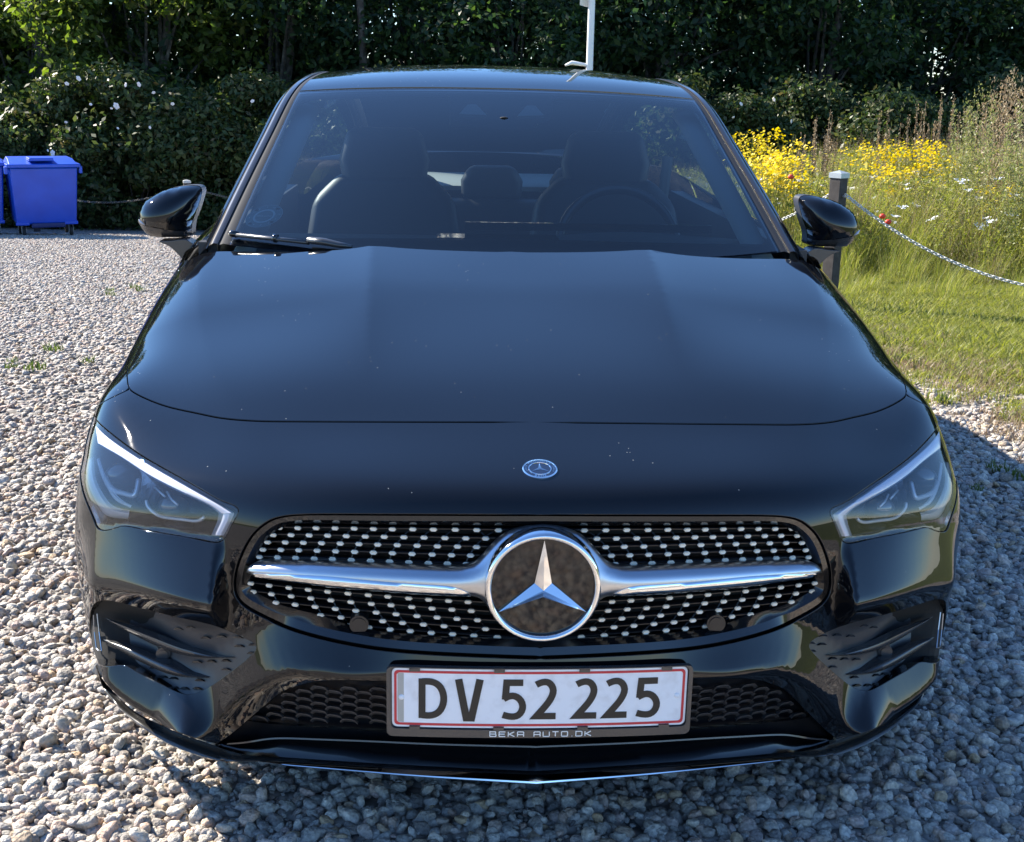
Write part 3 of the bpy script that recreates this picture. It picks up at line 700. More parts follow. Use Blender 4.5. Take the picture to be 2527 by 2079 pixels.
c2 = [(-.0165, -.0052), (-.0115, .0), (-.006, .0014), (.006, .0014), (.0115, .0), (.0165, -.0052)]
cmb.grid([[(x, .004, z-.0015) for x, z in c2], [(x, -.004, z) for x, z in c2], [(x, -.004, z-.0013) for x, z in c2], [(x*.93, .003, z-.010+abs(x)*.15) for x, z in c2]])
cell.from_pydata(cmb.V, [], cmb.F); cell.materials.append(M['plastic'])
armuv = smooth_path(ARM, 50)
hc = []
for ci in range(14):
    u = 935-ci*36.5
    for r in range(8):
        v = 1697+r*19.8+(ci % 2)*9.9-(935-u)*.028
        if v < np.interp(u, armuv[::-1, 0], armuv[::-1, 1])+7 or v > 1776+(u-640)*.03 or u < 560: continue
        hc.append((u, v))
for q in deep(hc, .036, 1):
    for sd in (-1, 1):
        o = link('honeycomb_cell', cell, None); o.location = q*[sd, 1, 1]; o.rotation_euler = (0, 0, sd*abs(q[0])*.75); o.parent = lg
def dstrip(name, U, Lw, dU, dL, m, par=None, n=50, sides=(-1, 1), extra=.02):
    U = smooth_path(U, n); Lw = smooth_path(Lw, n); mb = MB()
    for sd in sides:
        rows = [deep(U, dU+extra, sd), deep(U, dU, sd), deep(Lw, dL, sd), deep(Lw, dL+extra, sd)]
        for r in rows: r[0][0] = 0 if abs(r[0][0]) < .03 else r[0][0]
        mb.grid(np.array(rows))
    return sub(mb.build(name, m, None, True, angle=40), par)
dstrip('lower_bar', [(1338,1812),(1150,1808),(957,1800),(780,1790),(640,1779),(612,1776)], [(1338,1822),(1150,1818),(957,1808),(780,1796),(640,1784),(612,1779)], .03, .018, M['gloss'], lg)
dstrip('lower_edge', [(1338,1842),(1100,1836),(1000,1832),(890,1827),(779,1823),(691,1820.5),(648,1824),(604,1831),(560,1835)], [(1338,1846),(1100,1840),(1000,1836),(890,1831),(779,1827),(691,1824.5),(648,1828),(604,1835),(560,1838)], .012, .010, M['satin'], lg)
M['lip'] = mat('dusty_black_lip', (.022, .022, .022), .26, noise=(14, (.06, .058, .055), .5, .8), coat=.5, coat_r=.05)
# splitter: depth follows the bottom section of the bumper
def lipp(uv, dy, sd=-1):
    out = []
    for (u, v), d_ in zip(uv, np.broadcast_to(dy, (len(uv),))):
        Y = .1
        for _ in range(12):
            P = atY(u, v, Y); Y = .5*Y+.5*(np.interp(abs(P[0]), NETX[10], NETY[10])+d_)
        P = P.copy(); P[0] = min(P[0], 0.); out.append(P*[-1 if sd > 0 else 1, 1, 1])
    return np.array(out)
UPR = [(239,1640),(246,1664),(262,1688),(285,1712.6),(328,1752.5),(391.6,1787),(449,1812),(507,1832),(545,1846),(600,1862),(680,1868),(800,1876),(1000,1888),(1180,1897),(1335,1904)]
LWR = [(236,1645),(247.6,1681),(256,1700),(272,1722),(305,1757),(363,1803),(420,1837.4),(478,1860.5),(536,1876),(580,1878.5),(640,1878),(780,1885),(1000,1898),(1180,1907),(1335,1915)]
Uq = smooth_path(UPR, 90); Lq = smooth_path(LWR, 90); mb = MB()
for sd in (-1, 1):
    a = np.linspace(0, 1, 90); fat = np.where(Uq[:, 0] > 560, .6, 1.)
    rows = [lipp(Uq, .05, sd), lipp(Uq, .0, sd), lipp(Uq*.93+Lq*.07, .006*fat, sd), lipp(Uq*.75+Lq*.25, .001*fat, sd), lipp(Uq*.45+Lq*.55, -.012*fat, sd), lipp(Uq*.2+Lq*.8, -.021*fat, sd), lipp(Lq, -.024*fat, sd), lipp(Lq+[0, 2.], -.01, sd), lipp(Lq+[0, 1.], .12, sd)]
    for r in rows: r[-1][0] = 0
    mb.grid(np.array(rows), flip=sd > 0)
spl = sub(mb.build('front_splitter', M['lip'], None, True, angle=70))
CU = smooth_path([(640,1878),(700,1880.5),(800,1887),(1000,1899.5),(1180,1907.5),(1325,1913)], 50); CL = smooth_path([(640,1879.5),(700,1888),(800,1897),(1000,1914),(1180,1926),(1325,1934.5)], 50); mb = MB()
for sd in (-1, 1):
    rows = [lipp(CU-[0, 1.5], -.01, sd), lipp(CU, -.022, sd), lipp(CU*.2+CL*.8, -.033, sd), lipp(CL, -.034, sd), lipp(CL+[0, 1.5], -.03, sd), lipp(CL, .03, sd)]
    for r in rows: r[:, 0] = np.where(r[:, 0]*sd < .002, 0, r[:, 0]); r[-1][0] = 0
    mb.grid(np.array(rows), flip=sd > 0)
sub(mb.build('chrome_strip', M['chrome'], None, True, angle=35), spl)
# black tray between lower grille and splitter
mb = MB(); Lg = smooth_path(LG[::-1], 60)
for sd in (-1, 1):
    a = deep(Lg, .012, sd); uu = Lg[:, 0]; b = lipp(np.c_[uu, np.interp(uu, Uq[:, 0], Uq[:, 1])], .045, sd); c = (a+b)/2+np.array([0, .05, 0])
    a2 = deep(Lg, .06, sd)
    for r in (a, b, c): r[-1][0] = 0
    mb.grid(np.array([a, c, b]))
sub(mb.build('undertray', M['gloss'], None, True), spl)
# number plate
plate = empty('number_plate'); sub(plate); PY = -.017; PZ = .3815; TILT = math.radians(2.0)
def pl(x, y, z): return np.array([x, PY+y+.16*x*x, PZ+z])
def rrect(w, h, r, n=5):
    P = []
    for cx, cy, a0 in ((w-r, h-r, 0), (-w+r, h-r, 90), (-w+r, -h+r, 180), (w-r, -h+r, 270)):
        P += [(cx+r*math.cos(math.radians(a0+90*i/n)), cy+r*math.sin(math.radians(a0+90*i/n))) for i in range(n+1)]
    Q = []
    for i, p in enumerate(P):
        q = P[(i+1) % len(P)]; k = max(1, int(math.hypot(q[0]-p[0], q[1]-p[1])/.02))
        Q += [(p[0]+(q[0]-p[0])*j/k, p[1]+(q[1]-p[1])*j/k) for j in range(k)]
    return Q
def plate_shape(name, outer, hole, y0, th, m, par):
    P, T_, L = cdt_fill(outer, [hole] if hole is not None else [], .03); V = [pl(p[0], y0-th, p[1]) for p in P]; mb = MB(); mb.add(V, T_)
    for l in L:
        k = len(l); mb.add([pl(P[i][0], y0-th, P[i][1]) for i in l]+[pl(P[i][0], y0, P[i][1]) for i in l], [(i, (i+1) % k, (i+1) % k+k, i+k) for i in range(k)])
    return sub(mb.build(name, m, None), par)
def shift(P, dx, dz): return [(x+dx, z+dz) for x, z in P]
plate_shape('plate_holder', shift(rrect(.2605, .0645, .010), 0, -.0065), None, .0, .004, M['satin'], plate)
plate_shape('holder_rim', shift(rrect(.2605, .0645, .010), 0, -.0065), rrect(.2535, .0565, .009), -.004, .006, M['satin'], plate)
plt_ = plate_shape('plate', rrect(.2515, .0545, .009), None, -.004, .0022, M['plate'], plate)
plate_shape('red_border', rrect(.2478, .0508, .007), rrect(.2436, .0466, .0052), -.0062, .0008, M['plate_red'], plt_)
plate_shape('grey_strip', [(-.242, -.0455), (-.2315, -.0455), (-.2315, .0455), (-.242, .0455)], None, -.0062, .0004, M['plate_strip'], plt_)
for x in (-.2355, .2355):
    mb = MB(); mb.ball(pl(x, -.0062, .001), (.0052, .003, .0052), 14, 8); sub(mb.build('rivet', M['plate'], None, True), plt_)
for x, z in ((-.213, .0535), (-.0705, .0535), (.0735, .0535), (.2145, .0535), (-.213, -.0545), (-.0705, -.0545), (.0735, -.0545), (.2145, -.0545)):
    mb = MB(); mb.box(pl(x, -.0075, z), (.018, .006, .006)); sub(mb.build('clip', M['satin'], None), plate)
def ribbon(P, wd):
    P = np.array(P, float); T_ = np.gradient(P, axis=0); T_ /= np.linalg.norm(T_, axis=1)[:, None]; N = np.stack([-T_[:, 1], T_[:, 0]], -1)*wd/2
    return np.vstack([P+N, (P-N)[::-1]])
def mitre(P, wd):
    P = np.array(P, float); n = len(P); L_ = []; 
    for i in range(n):
        a = P[i]-P[max(i-1, 0)]; b = P[min(i+1, n-1)]-P[i]
        a = a/np.linalg.norm(a) if i > 0 else b/np.linalg.norm(b); b = b/np.linalg.norm(b) if i < n-1 else a
        t = a+b; t /= np.linalg.norm(t); nn = np.array([-t[1], t[0]]); L_.append(nn*wd/2/max(.35, nn@np.array([-a[1], a[0]])))
    L_ = np.array(L_); return np.vstack([P+L_, (P-L_)[::-1]])
SM = lambda P, n=18: smooth_path(P, n)
GL = {
 'D': [[(.12, 0), (.12, 1)], SM([(.12, .925), (.45, .925), (.74, .80), (.87, .5), (.74, .2), (.45, .075), (.12, .075)], 24)],
 'V': [[(.09, 1), (.40, .02), (.60, .02), (.91, 1)]],
 '5': [[(.90, .925), (.22, .925), (.17, .50)], SM([(.10, .515), (.45, .595), (.78, .50), (.90, .31), (.76, .12), (.42, .065), (.08, .11)], 22)],
 '2': [np.vstack([SM([(.12, .875), (.36, .935), (.66, .91), (.82, .73), (.70, .49), (.42, .26)], 20), [(.16, .075), (.95, .075)]])]}
ink = MB()
def stroke(P2, wd, y0, th, mbx, m_=None):
    Q = mitre(P2, wd); n = len(Q)//2; V = [pl(x, y0-th, z) for x, z in Q]+[pl(x, y0, z) for x, z in Q]; N2 = 2*n
    Fq = [(i, i+1, N2-2-i, N2-1-i) for i in range(n-1)]+[(i, (i+1) % N2, (i+1) % N2+N2, i+N2) for i in range(N2)]
    mbx.add(V, Fq)
for ch, x0, x1 in (('D', -.2065, -.1575), ('V', -.1460, -.0960), ('5', -.0668, -.0258), ('2', -.0127, .0288), ('2', .0562, .0985), ('2', .1085, .1510), ('5', .1628, .2045)):
    ink = MB()
    for si, st in enumerate(GL[ch]):
        st = np.array(st); wd = .0117 if ch != 'V' else .0125
        X_ = x0+.0058*(ch != 'D')*0+st[:, 0]*(x1-x0); Zz = -.0372+st[:, 1]*.0735
        if ch == 'V': X_ = x0+.003+st[:, 0]*(x1-x0-.006)
        stroke(np.c_[X_, Zz], wd, -.0062, .0011+.00012*si, ink)
    o = sub(ink.build('plate_character', M['plate_ink'], None), plt_)
G2 = {'B': [[(0, 0), (0, 1), (.9, 1), (.95, .75), (.85, .52), (1, .3), (.95, 0), (0, 0)], [(0, .52), (.85, .52)]], 'E': [[(1, 1), (.05, 1), (0, .9), (0, .1), (.05, 0), (1, 0)], [(0, .52), (.9, .52)]],
 'K': [[(0, 0), (0, 1)], [(.95, 1), (.15, .5), (1, 0)]], 'A': [[(0, 0), (0, .9), (.1, 1), (.9, 1), (1, .9), (1, 0)], [(0, .42), (1, .42)]], 'U': [[(0, 1), (0, .1), (.1, 0), (.9, 0), (1, .1), (1, 1)]],
 'T': [[(0, 1), (1, 1)], [(.5, 1), (.5, 0)]], 'O': [[(0, .1), (0, .9), (.1, 1), (.9, 1), (1, .9), (1, .1), (.9, 0), (.1, 0), (0, .1)]], '.': [[(.4, 0), (.6, 0)]]}
mb = MB(); x = -.0850
for ch in 'BEKA AUTO.DK':
    if ch == ' ': x += .0125; continue
    gl = {'D': [[(0, 0), (0, 1), (.85, 1), (1, .85), (1, .15), (.85, 0), (0, 0)]]}.get(ch) or G2[ch]
    wch = .0105 if ch != '.' else .005
    for st in gl:
        st = np.array(st); stroke(np.c_[x+st[:, 0]*wch, -.0680+st[:, 1]*.0088], .0017, -.0100, .0007, mb)
    x += wch+(.0052 if ch != '.' else .004)
sub(mb.build('holder_lettering', M['white'], None), plate)
# small round emblem on the nose
bt = to_ts([(1291, 1159), (1291, 1159)])[0]; bs = cs(1159); bP = skin(0, bs)[0]; bN = skin_n(np.array([0.]), np.array([bs]))[0]; bN[0] = 0; bN /= np.linalg.norm(bN)
bU = np.array([0, bN[2], -bN[1]]); bU = bU if bU[2] > 0 else -bU
def bp(x, y, h): return bP+np.array([1, 0, 0])*x+bU*y+bN*h
bad = empty('nose_badge'); sub(bad)
mb = MB(); R0 = .0305
prof = [(R0, -.002), (R0, .0015), (R0-.0012, .0028), (R0-.0026, .0026), (R0-.003, .0018)]
mb.grid([[bp(r*math.sin(a), r*math.cos(a), h) for r, h in prof] for a in np.linspace(0, 2*math.pi, 49)])
prof = [(.0205, .0018), (.0202, .0028), (.0186, .0028), (.0182, .0018)]
mb.grid([[bp(r*math.sin(a), r*math.cos(a), h) for r, h in prof] for a in np.linspace(0, 2*math.pi, 49)])
V = [bp(0, 0, .0042)]
for k in range(6):
    a = math.radians(60*k); r = .0185 if k % 2 == 0 else .0032; V.append(bp(r*math.sin(a), r*math.cos(a), .0022))
mb.add(V, [(0, k+1, (k+1) % 6+1) for k in range(6)]); sub(mb.build('badge_rim_and_star', M['chrome'], None, True, angle=30), bad)
a = np.linspace(0, 2*math.pi, 49)[:-1]; mb = MB(); mb.add([bp(0, 0, .0019)]+[bp(R0*.93*math.sin(t), R0*.93*math.cos(t), .0019) for t in a], [(0, i+1, (i+1) % 48+1) for i in range(48)]); sub(mb.build('badge_enamel', M['badgeblue'], None), bad)
def text_mesh(txt, size):
    c = bpy.data.curves.new('t', 'FONT'); c.body = txt; c.size = size; c.align_x = 'CENTER'; c.resolution_u = 2; c.offset = size*.02
    o = bpy.data.objects.new('t', c); COL.objects.link(o); dg = bpy.context.evaluated_depsgraph_get(); me = bpy.data.meshes.new_from_object(o.evaluated_get(dg)); V = [tuple(v.co) for v in me.vertices]; Fq = [tuple(p.vertices) for p in me.polygons]
    bpy.data.objects.remove(o); bpy.data.curves.remove(c); bpy.data.meshes.remove(me); return V, Fq
mb = MB()
for wd_, top in (('MERCEDES', True), ('BENZ', False)):
    n = len(wd_)
    for i, ch in enumerate(wd_):
        V, Fq = text_mesh(ch, .0082); st = .235; a = (i-(n-1)/2)*st*(1 if top else -1); R = .0228 if top else .0268
        cen = (0 if top else math.pi)+a
        W_ = []
        for x_, y_, z_ in V:
            if top: r = R+y_*1.0; W_.append(bp(r*math.sin(cen)+x_*math.cos(cen), r*math.cos(cen)-x_*math.sin(cen), .0024))
            else:
                px, py = R*math.sin(cen), R*math.cos(cen); th = cen-math.pi
                W_.append(bp(px+x_*math.cos(th)+y_*math.sin(th), py-x_*math.sin(th)+y_*math.cos(th), .0024))
        mb.add(W_, Fq)
for sgn in (-1, 1):      # laurel leaves at the sides
    for k in range(5):
        a = sgn*(math.pi*.40+k*.17); mb.add([bp(r*math.sin(a+da), r*math.cos(a+da), .0024) for r, da in ((.0222, 0), (.0245, .05), (.0268, .0), (.0245, -.03))], [(0, 1, 2, 3)])
sub(mb.build('badge_lettering', M['chrome'], None), bad)
# ---------------------------------------------------------------- glasshouse, roof, doors, rear
EDGE = smooth_path([(.737,1.417,.962),(.712,1.60,1.058),(.684,1.80,1.160),(.656,2.0,1.260),(.631,2.183,1.344),(.603,2.4,1.391),(.578,2.65,1.409),(.562,2.9,1.408),(.55,3.2,1.380),(.53,3.6,1.285),(.51,4.0,1.125),(.49,4.25,1.03)], 120)
HB = int(abs(EDGE[:, 1]-2.183).argmin())       # header station
def ws(a, b):
    a = np.asarray(a, float); b = np.asarray(b, float); Ex = np.interp(b, np.linspace(0, 1, HB+1), EDGE[:HB+1, 0]); Ey = np.interp(b, np.linspace(0, 1, HB+1), EDGE[:HB+1, 1]); Ez = np.interp(b, np.linspace(0, 1, HB+1), EDGE[:HB+1, 2])
    q = abs(a)**2.3; Yc = 1.262+(2.085-1.262)*b; Zc = .957+(1.366-.957)*b+.034*np.sin(np.pi*np.clip(b, 0, 1))
    return np.stack([a*Ex, Yc*(1-q)+Ey*q, Zc*(1-q)+Ez*q], -1)
ga, gb = np.meshgrid(np.linspace(-1, 1, 49), np.linspace(-.02, 1, 31))
mb = MB(); mb.grid(ws(ga, gb)); glass = sub(mb.build('windscreen', M['windscreen'], None, True))
# black ceramic band round the glass, sitting just under it
def frit_pt(a, b): P = ws(a, b); P[..., 2] -= .004; return P
mb = MB()
def ab_of(u, v):
    a, b = 0., .4
    for _ in range(14):
        P = ws(a, b); q = proj(P)-[u, v]; e = 1e-3; Ja = (proj(ws(a+e, b))-proj(P))/e; Jb = (proj(ws(a, b+e))-proj(P))/e; d = np.clip(np.linalg.solve(np.stack([Ja, Jb], 1), q), -.3, .3); a -= d[0]; b -= d[1]
    return a, b
Lf = np.array([ab_of(u, v) for u, v in smooth_path([(1238,585),(1000,585),(800,584),(640,582),(600,577),(588,563),(592,545),(614,472),(650,402),(688,335),(725,272),(745,255),(775,246),(854,240.6),(1000,236),(1096,235)], 70)])
Lf[:, 0] = np.maximum(Lf[:, 0], -.982); Lf[0, 0] = 0
Rg = Lf[::-1].copy(); Rg[:, 0] *= -1
Bay = np.array([ab_of(u, v) for u, v in [(1106,237),(1108,260.7),(1112.6,280.4),(1122.5,293.3),(1151.3,300),(1162,309),(1171,313),(1186,311.5),(1210.5,312.3),(1222.6,316.8),(1262,317),(1300,316.8),(1316.6,310.7),(1324,303),(1347,299.4),(1360.6,291),(1364.4,275.8),(1363.7,244)]])
poly = [tuple(p) for p in Lf]+[tuple(p) for p in Bay]+[tuple(p) for p in Rg[:-1]]
outer = [(x, y) for x in (-1, 1) for y in (0,)]
outer = [(-1+2*i/40, -.02) for i in range(40)]+[(1, -.02+1.02*i/20) for i in range(20)]+[(1-2*i/40, 1) for i in range(40)]+[(-1, 1-1.02*i/20) for i in range(20)]
P_, T_, L_ = cdt_fill(outer, [poly], .08); mb = MB(); mb.add(frit_pt(P_[:, 0], P_[:, 1]), T_); sub(mb.build('black_glass_band', M['frit'], None, True), glass)
def underglass(u, v, d): P = ws(*ab_of(u, v)); return P+np.array([0, .0, -d])
for ql in ([(1133,280.4),(1201,283.4),(1174.8,256),(1154,257),(1172,270)], [(1276.5,285.7),(1343,284),(1321,260),(1300,259),(1318,272)]):
    A_ = [underglass(u, v, .0015) for u, v in ql[:4]]+[underglass(*ql[4], .0022)]
    mb = MB(); mb.add(A_, [(0, 1, 4), (1, 2, 4), (2, 3, 4), (3, 0, 4)]); sub(mb.build('camera_funnel', M['shelf'], None), glass)
c_ = underglass(1244, 291, .001); mb = MB(); mb.ball(c_, (.013, .008, .004), 14, 6); sub(mb.build('rain_sensor', M['gap'], None, True), glass)
# roof: spline centre line, edges on EDGE
RC = smooth_path([(2.092,1.368),(2.2,1.394),(2.4,1.425),(2.65,1.4425),(2.95,1.437),(3.25,1.405),(3.45,1.365),(3.75,1.27),(4.05,1.13),(4.22,1.055)], 80)
def roofpt(Yc, a, lift=0):
    z = np.interp(Yc, RC[:, 0], RC[:, 1]); f_ = (Yc-2.092)/(4.22-2.092); Ye = 2.19+(4.24-2.19)*f_
    xe, ze = np.interp(Ye, EDGE[:, 1], EDGE[:, 0]), np.interp(Ye, EDGE[:, 1], EDGE[:, 2]); q = abs(a)**2.6
    return np.array([a*xe, Yc*(1-q)+Ye*q, z*(1-q)+ze*q+lift])
def roofgrid(y0, y1, n, a0=1.): return [[roofpt(y, a) for a in np.linspace(-a0, a0, 41)] for y in np.linspace(y0, y1, n)]
mb = MB(); mb.grid(roofgrid(2.097, 3.30, 40)); G = np.array(roofgrid(2.097, 2.0971, 2))[0]; mb.grid([G, G+[0, 0, -.02]]); sub(mb.build('roof', M['paint'], None, True, angle=50))
mb = MB(); mb.grid(roofgrid(3.305, 4.22, 24)); sub(mb.build('rear_window', M['sideglass'], None, True))
# pillar and cant rail strips, both sides
TN = np.gradient(EDGE, axis=0); TN /= np.linalg.norm(TN, axis=1)[:, None]
def rail(off, sd):
    k = np.linspace(0, 1, len(EDGE)); P = EDGE.copy(); f_ = np.clip(np.arange(len(EDGE))/HB, 0, 1)
    P[:, 0] += off[0][0]*(1-f_)+off[0][1]*f_; P[:, 2] += off[1][0]*(1-f_)+off[1][1]*f_; P[:, 1] += (off[2][0]*(1-f_)+off[2][1]*f_) if len(off) > 2 else 0
    return P*[sd, 1, 1]
def strips(name, offs, m, a=0, b=None, ang=60, parent=None):
    out = []
    for sd in (-1, 1):
        rows = [rail(o, sd)[a:b] for o in offs]; mb = MB(); mb.grid(np.array(rows), flip=sd > 0); out.append(sub(mb.build(name, m, None, True, angle=ang), parent))
    return out
strips('windscreen_seal', [((-.002, -.002), (-.004, -.004)), ((.016, .010), (-.001, -.001)), ((.031, .020), (-.006, -.006)), ((.031, .020), (-.03, -.03))], M['rubber'])
strips('roof_pillar', [((.031, .020), (-.03, -.02)), ((.031, .020), (-.002, -.001)), ((.042, .031), (.0, .0)), ((.055, .043), (-.008, -.008)), ((.058, .046), (-.03, -.03))], M['pillar'])
strips('door_frame', [((.060, .048), (-.03, -.03)), ((.060, .048), (-.014, -.012)), ((.068, .056), (-.018, -.016)), ((.080, .066), (-.032, -.030)), ((.088, .072), (-.055, -.052)), ((.088, .072), (-.075, -.07))], M['paint'])
# flanks: doors and rear quarter, lofted from the window line to the sill
YS = [1.46, 1.7, 2.0, 2.4, 2.8, 3.2, 3.6, 3.9, 4.2, 4.45, 4.6, 4.66]
belt = {1.46: (.875, .925), 1.7: (.880, .940), 2.0: (.878, .955), 2.4: (.872, .968), 2.8: (.868, .980), 3.2: (.872, .99), 3.6: (.875, 1.0), 3.9: (.86, 1.005), 4.2: (.82, 1.005), 4.45: (.76, .99), 4.6: (.66, .96), 4.66: (.60, .93)}
def flank(y):
    bx, bz = belt[y]; k = min(1, (4.75-y)/.6)
    return [(bx-.035, y, bz+.014), (bx-.012, y, bz+.006), (bx, y, bz-.012), (bx+.03*k, y, bz-.08), (bx+.04*k, y, .76), (bx+.032*k, y, .62), (bx+.028*k, y, .50), (bx+.036*k, y, .36), (bx+.01, y, .24), (bx-.05, y, .20)]
FL = np.array([flank(y) for y in YS]); FLs = np.stack([smooth_path(FL[:, j], 90) for j in range(FL.shape[1])], 1)
FLs = np.stack([smooth_path(FLs[i], 26) for i in range(len(FLs))])
for sd in (-1, 1):
    for nm, y0, y1 in (('front_door', 1.465, 2.52), ('rear_door', 2.525, 3.42), ('rear_quarter', 3.425, 4.67)):
        k = [i for i in range(len(FLs)) if y0 <= FLs[i, 5, 1] <= y1+.02]; G = FLs[k]*[sd, 1, 1]
        Fq = MB(); Fq.grid(G, flip=sd > 0)
        # cut rear wheel opening
        V = np.array(Fq.V); keep = [f for f in Fq.F if not (np.hypot(V[list(f), 1].mean()-3.65, V[list(f), 2].mean()-.33) < .36)]
        Fq.F = keep; door = sub(Fq.build(nm, M['paint'], None, True, angle=60))
        if nm != 'rear_quarter':
            mb = MB(); c = FLs[k[len(k)-6], 5]*[sd, 1, 1]; mb.tube([c+[-sd*.004, -.18, -.02], c+[sd*.012, -.1, -.018], c+[-sd*.004, 0, -.016]], .010, 8); sub(mb.build('handle', M['paint'], None, True), door)
    # side windows from the window line up to the door frame
    rows = []
    EO = rail(((.070, .058), (-.055, -.052)), sd)
    for y in np.linspace(1.56, 4.0, 40):
        i = np.interp(y, FLs[:, 0, 1], np.arange(len(FLs))); b0 = FLs[int(round(i)), 0]*[sd, 1, 1]; b0 = b0+[0, 0, -.01]
        t_ = np.array([np.interp(y, EO[:, 1], EO[:, c]) for c in range(3)]); rows.append([b0*(1-f_)+t_*f_+np.array([sd*.012*math.sin(math.pi*f_), 0, 0]) for f_ in np.linspace(0, 1, 6)])
    rows = np.array(rows)
    for nm, a, b in (('front_side_window', 0, 15), ('rear_side_window', 16, 30), ('quarter_window', 30, 40)):
        mb = MB(); mb.grid(rows[a:b], flip=sd < 0); sub(mb.build(nm, M['sideglass'], None, True))
    mb = MB(); mb.grid(rows[14:17]+[sd*.004, 0, 0]); sub(mb.build('door_pillar', M['gloss'], None, True))
    # front flank under the wing: behind the bumper edge, with the wheel opening
    e8 = np.array([skin(np.array([7.97]), np.array([s]))[0] for s in np.linspace(1.0, 9.3, 30)])
    pts = [(p[1], p[2]) for p in e8]+[(.62, .21), (1.30, .20), (1.46, .22)]+[(1.46, z) for z in (.35, .5, .65, .80)]+[(1.3, .70)]
    def sidef(P):
        y, z = P[:, 0], P[:, 1]; x = np.interp(z, [.2, .36, .5, .7, .85], [.875, .912, .918, .920, .905]); e = np.interp(z, e8[::-1, 2], e8[::-1, 0]); ey = np.interp(z, e8[::-1, 2], e8[::-1, 1])
        f_ = sstep(y, ey, ey+.28); return np.stack([e*(1-f_)+x*f_, y, z], -1), np.tile([1., 0, 0], (len(y), 1))
    aw = [(.925+.345*math.cos(t), .33+.345*math.sin(t)) for t in np.linspace(-.36, math.pi+.36, 40)]
    outline = [(p[1], p[2]) for p in e8 if p[2] > .23]+[(.585, .215), (.60, .215)]+[q for q in aw[::-1] if True]+[(1.26, .20), (1.46, .21), (1.46, .5), (1.46, .78), (1.30, .70)]
    try: panel('wing_flank', outline, [], M['paint'], fn=sidef, step=.05, side=sd, skirt=.01)
    except Exception as ex: print('flank', ex)
# boot lid and tail
mb = MB(); rows = []
for y, z, xe in ((4.20,1.058,.50),(4.24,1.047,.62),(4.40,1.05,.66),(4.56,1.045,.64),(4.64,1.02,.62),(4.66,.93,.64),(4.68,.75,.70),(4.68,.5,.74),(4.66,.3,.74),(4.6,.22,.7)):
    rows.append([(a*xe*(1 if z > .9 else 1), y-.10*abs(a)**3*(z < 1.0)-.04*abs(a)**3, z-.035*abs(a)**2.5*(z > .9)) for a in np.linspace(-1, 1, 21)])
mb.grid(rows); sub(mb.build('boot_lid', M['paint'], None, True, angle=60))
for sd in (-1, 1):
    mb = MB(); a = np.array([FLs[i, 0]*[sd, 1, 1] for i in range(len(FLs)) if FLs[i, 0, 1] > 3.4]); e = rail(((.088, .072), (-.075, -.07)), sd)
    b = np.array([[np.interp(p[1], EDGE[:, 1], EDGE[:, 0])*sd if p[1] < 4.24 else .62*sd, p[1], min(p[2]+.05, np.interp(p[1], EDGE[:, 1], EDGE[:, 2])) if p[1] > 4.0 else p[2]+.01] for p in a]); k = a[:, 1] > 3.95
    mb.grid([a[k], b[k]], flip=sd > 0); sub(mb.build('rear_shoulder', M['paint'], None, True))
mb = MB(); mb.box((0, 2.5, .24), (1.6, 3.9, .06)); sub(mb.build('floor_pan', M['gap'], None))
mb = MB(); mb.box((0, 1.27, .56), (1.3, .05, .6)); mb.box((0, .75, .50), (1.1, .9, .4)); sub(mb.build('engine_bay_bulkhead', M['gap'], None))
# cowl panel and wipers
mb = MB(); mb.grid([[(x, 1.25+.16*(abs(x)/.737)**2.3-.02, .930) for x in np.linspace(-.74, .74, 15)], [(x, 1.25+.16*(abs(x)/.737)**2.3+.05, .935) for x in np.linspace(-.74, .74, 15)]]); sub(mb.build('cowl_panel', M['plastic'], None))
def onws(u, v, lift):
    a, b = 0., .2
    for _ in range(12):
        P = ws(a, b); q = proj(P)-[u, v]; e = 1e-3; Ja = (proj(ws(a+e, b))-proj(P))/e; Jb = (proj(ws(a, b+e))-proj(P))/e; d = np.linalg.solve(np.stack([Ja, Jb], 1), q); a -= d[0]; b -= d[1]
    dd = CAM-P; return P+dd/np.linalg.norm(dd)*lift
wip = empty('wiper'); sub(wip)
W1 = [onws(565, 577, .022), onws(585, 580, .026), onws(680, 590, .026), onws(762, 599, .026)]
mb = MB(); mb.tube(W1[1:], .0075, 8, squash=(1.2, .8)); sub(mb.build('blade', M['satin'], None, True), wip)
mb = MB(); mb.tube([W1[0], onws(572, 577, .03), onws(586, 579, .026)], [.004, .0095, .009], 10); sub(mb.build('blade_tip', M['gloss'], None, True), wip)
mb = MB(); mb.tube([onws(676, 588, .03), onws(683, 589, .03)], .0115, 8); sub(mb.build('clip', M['gloss'], None, True), wip)
mb = MB(); mb.tube([onws(762, 593, .034), onws(800, 597, .034), onws(838, 605, .024), onws(868, 609, .02)], [.0115, .0125, .010, .006], 8, squash=(1.3, .8)); sub(mb.build('wiper_arm', M['satin'], None, True), wip)
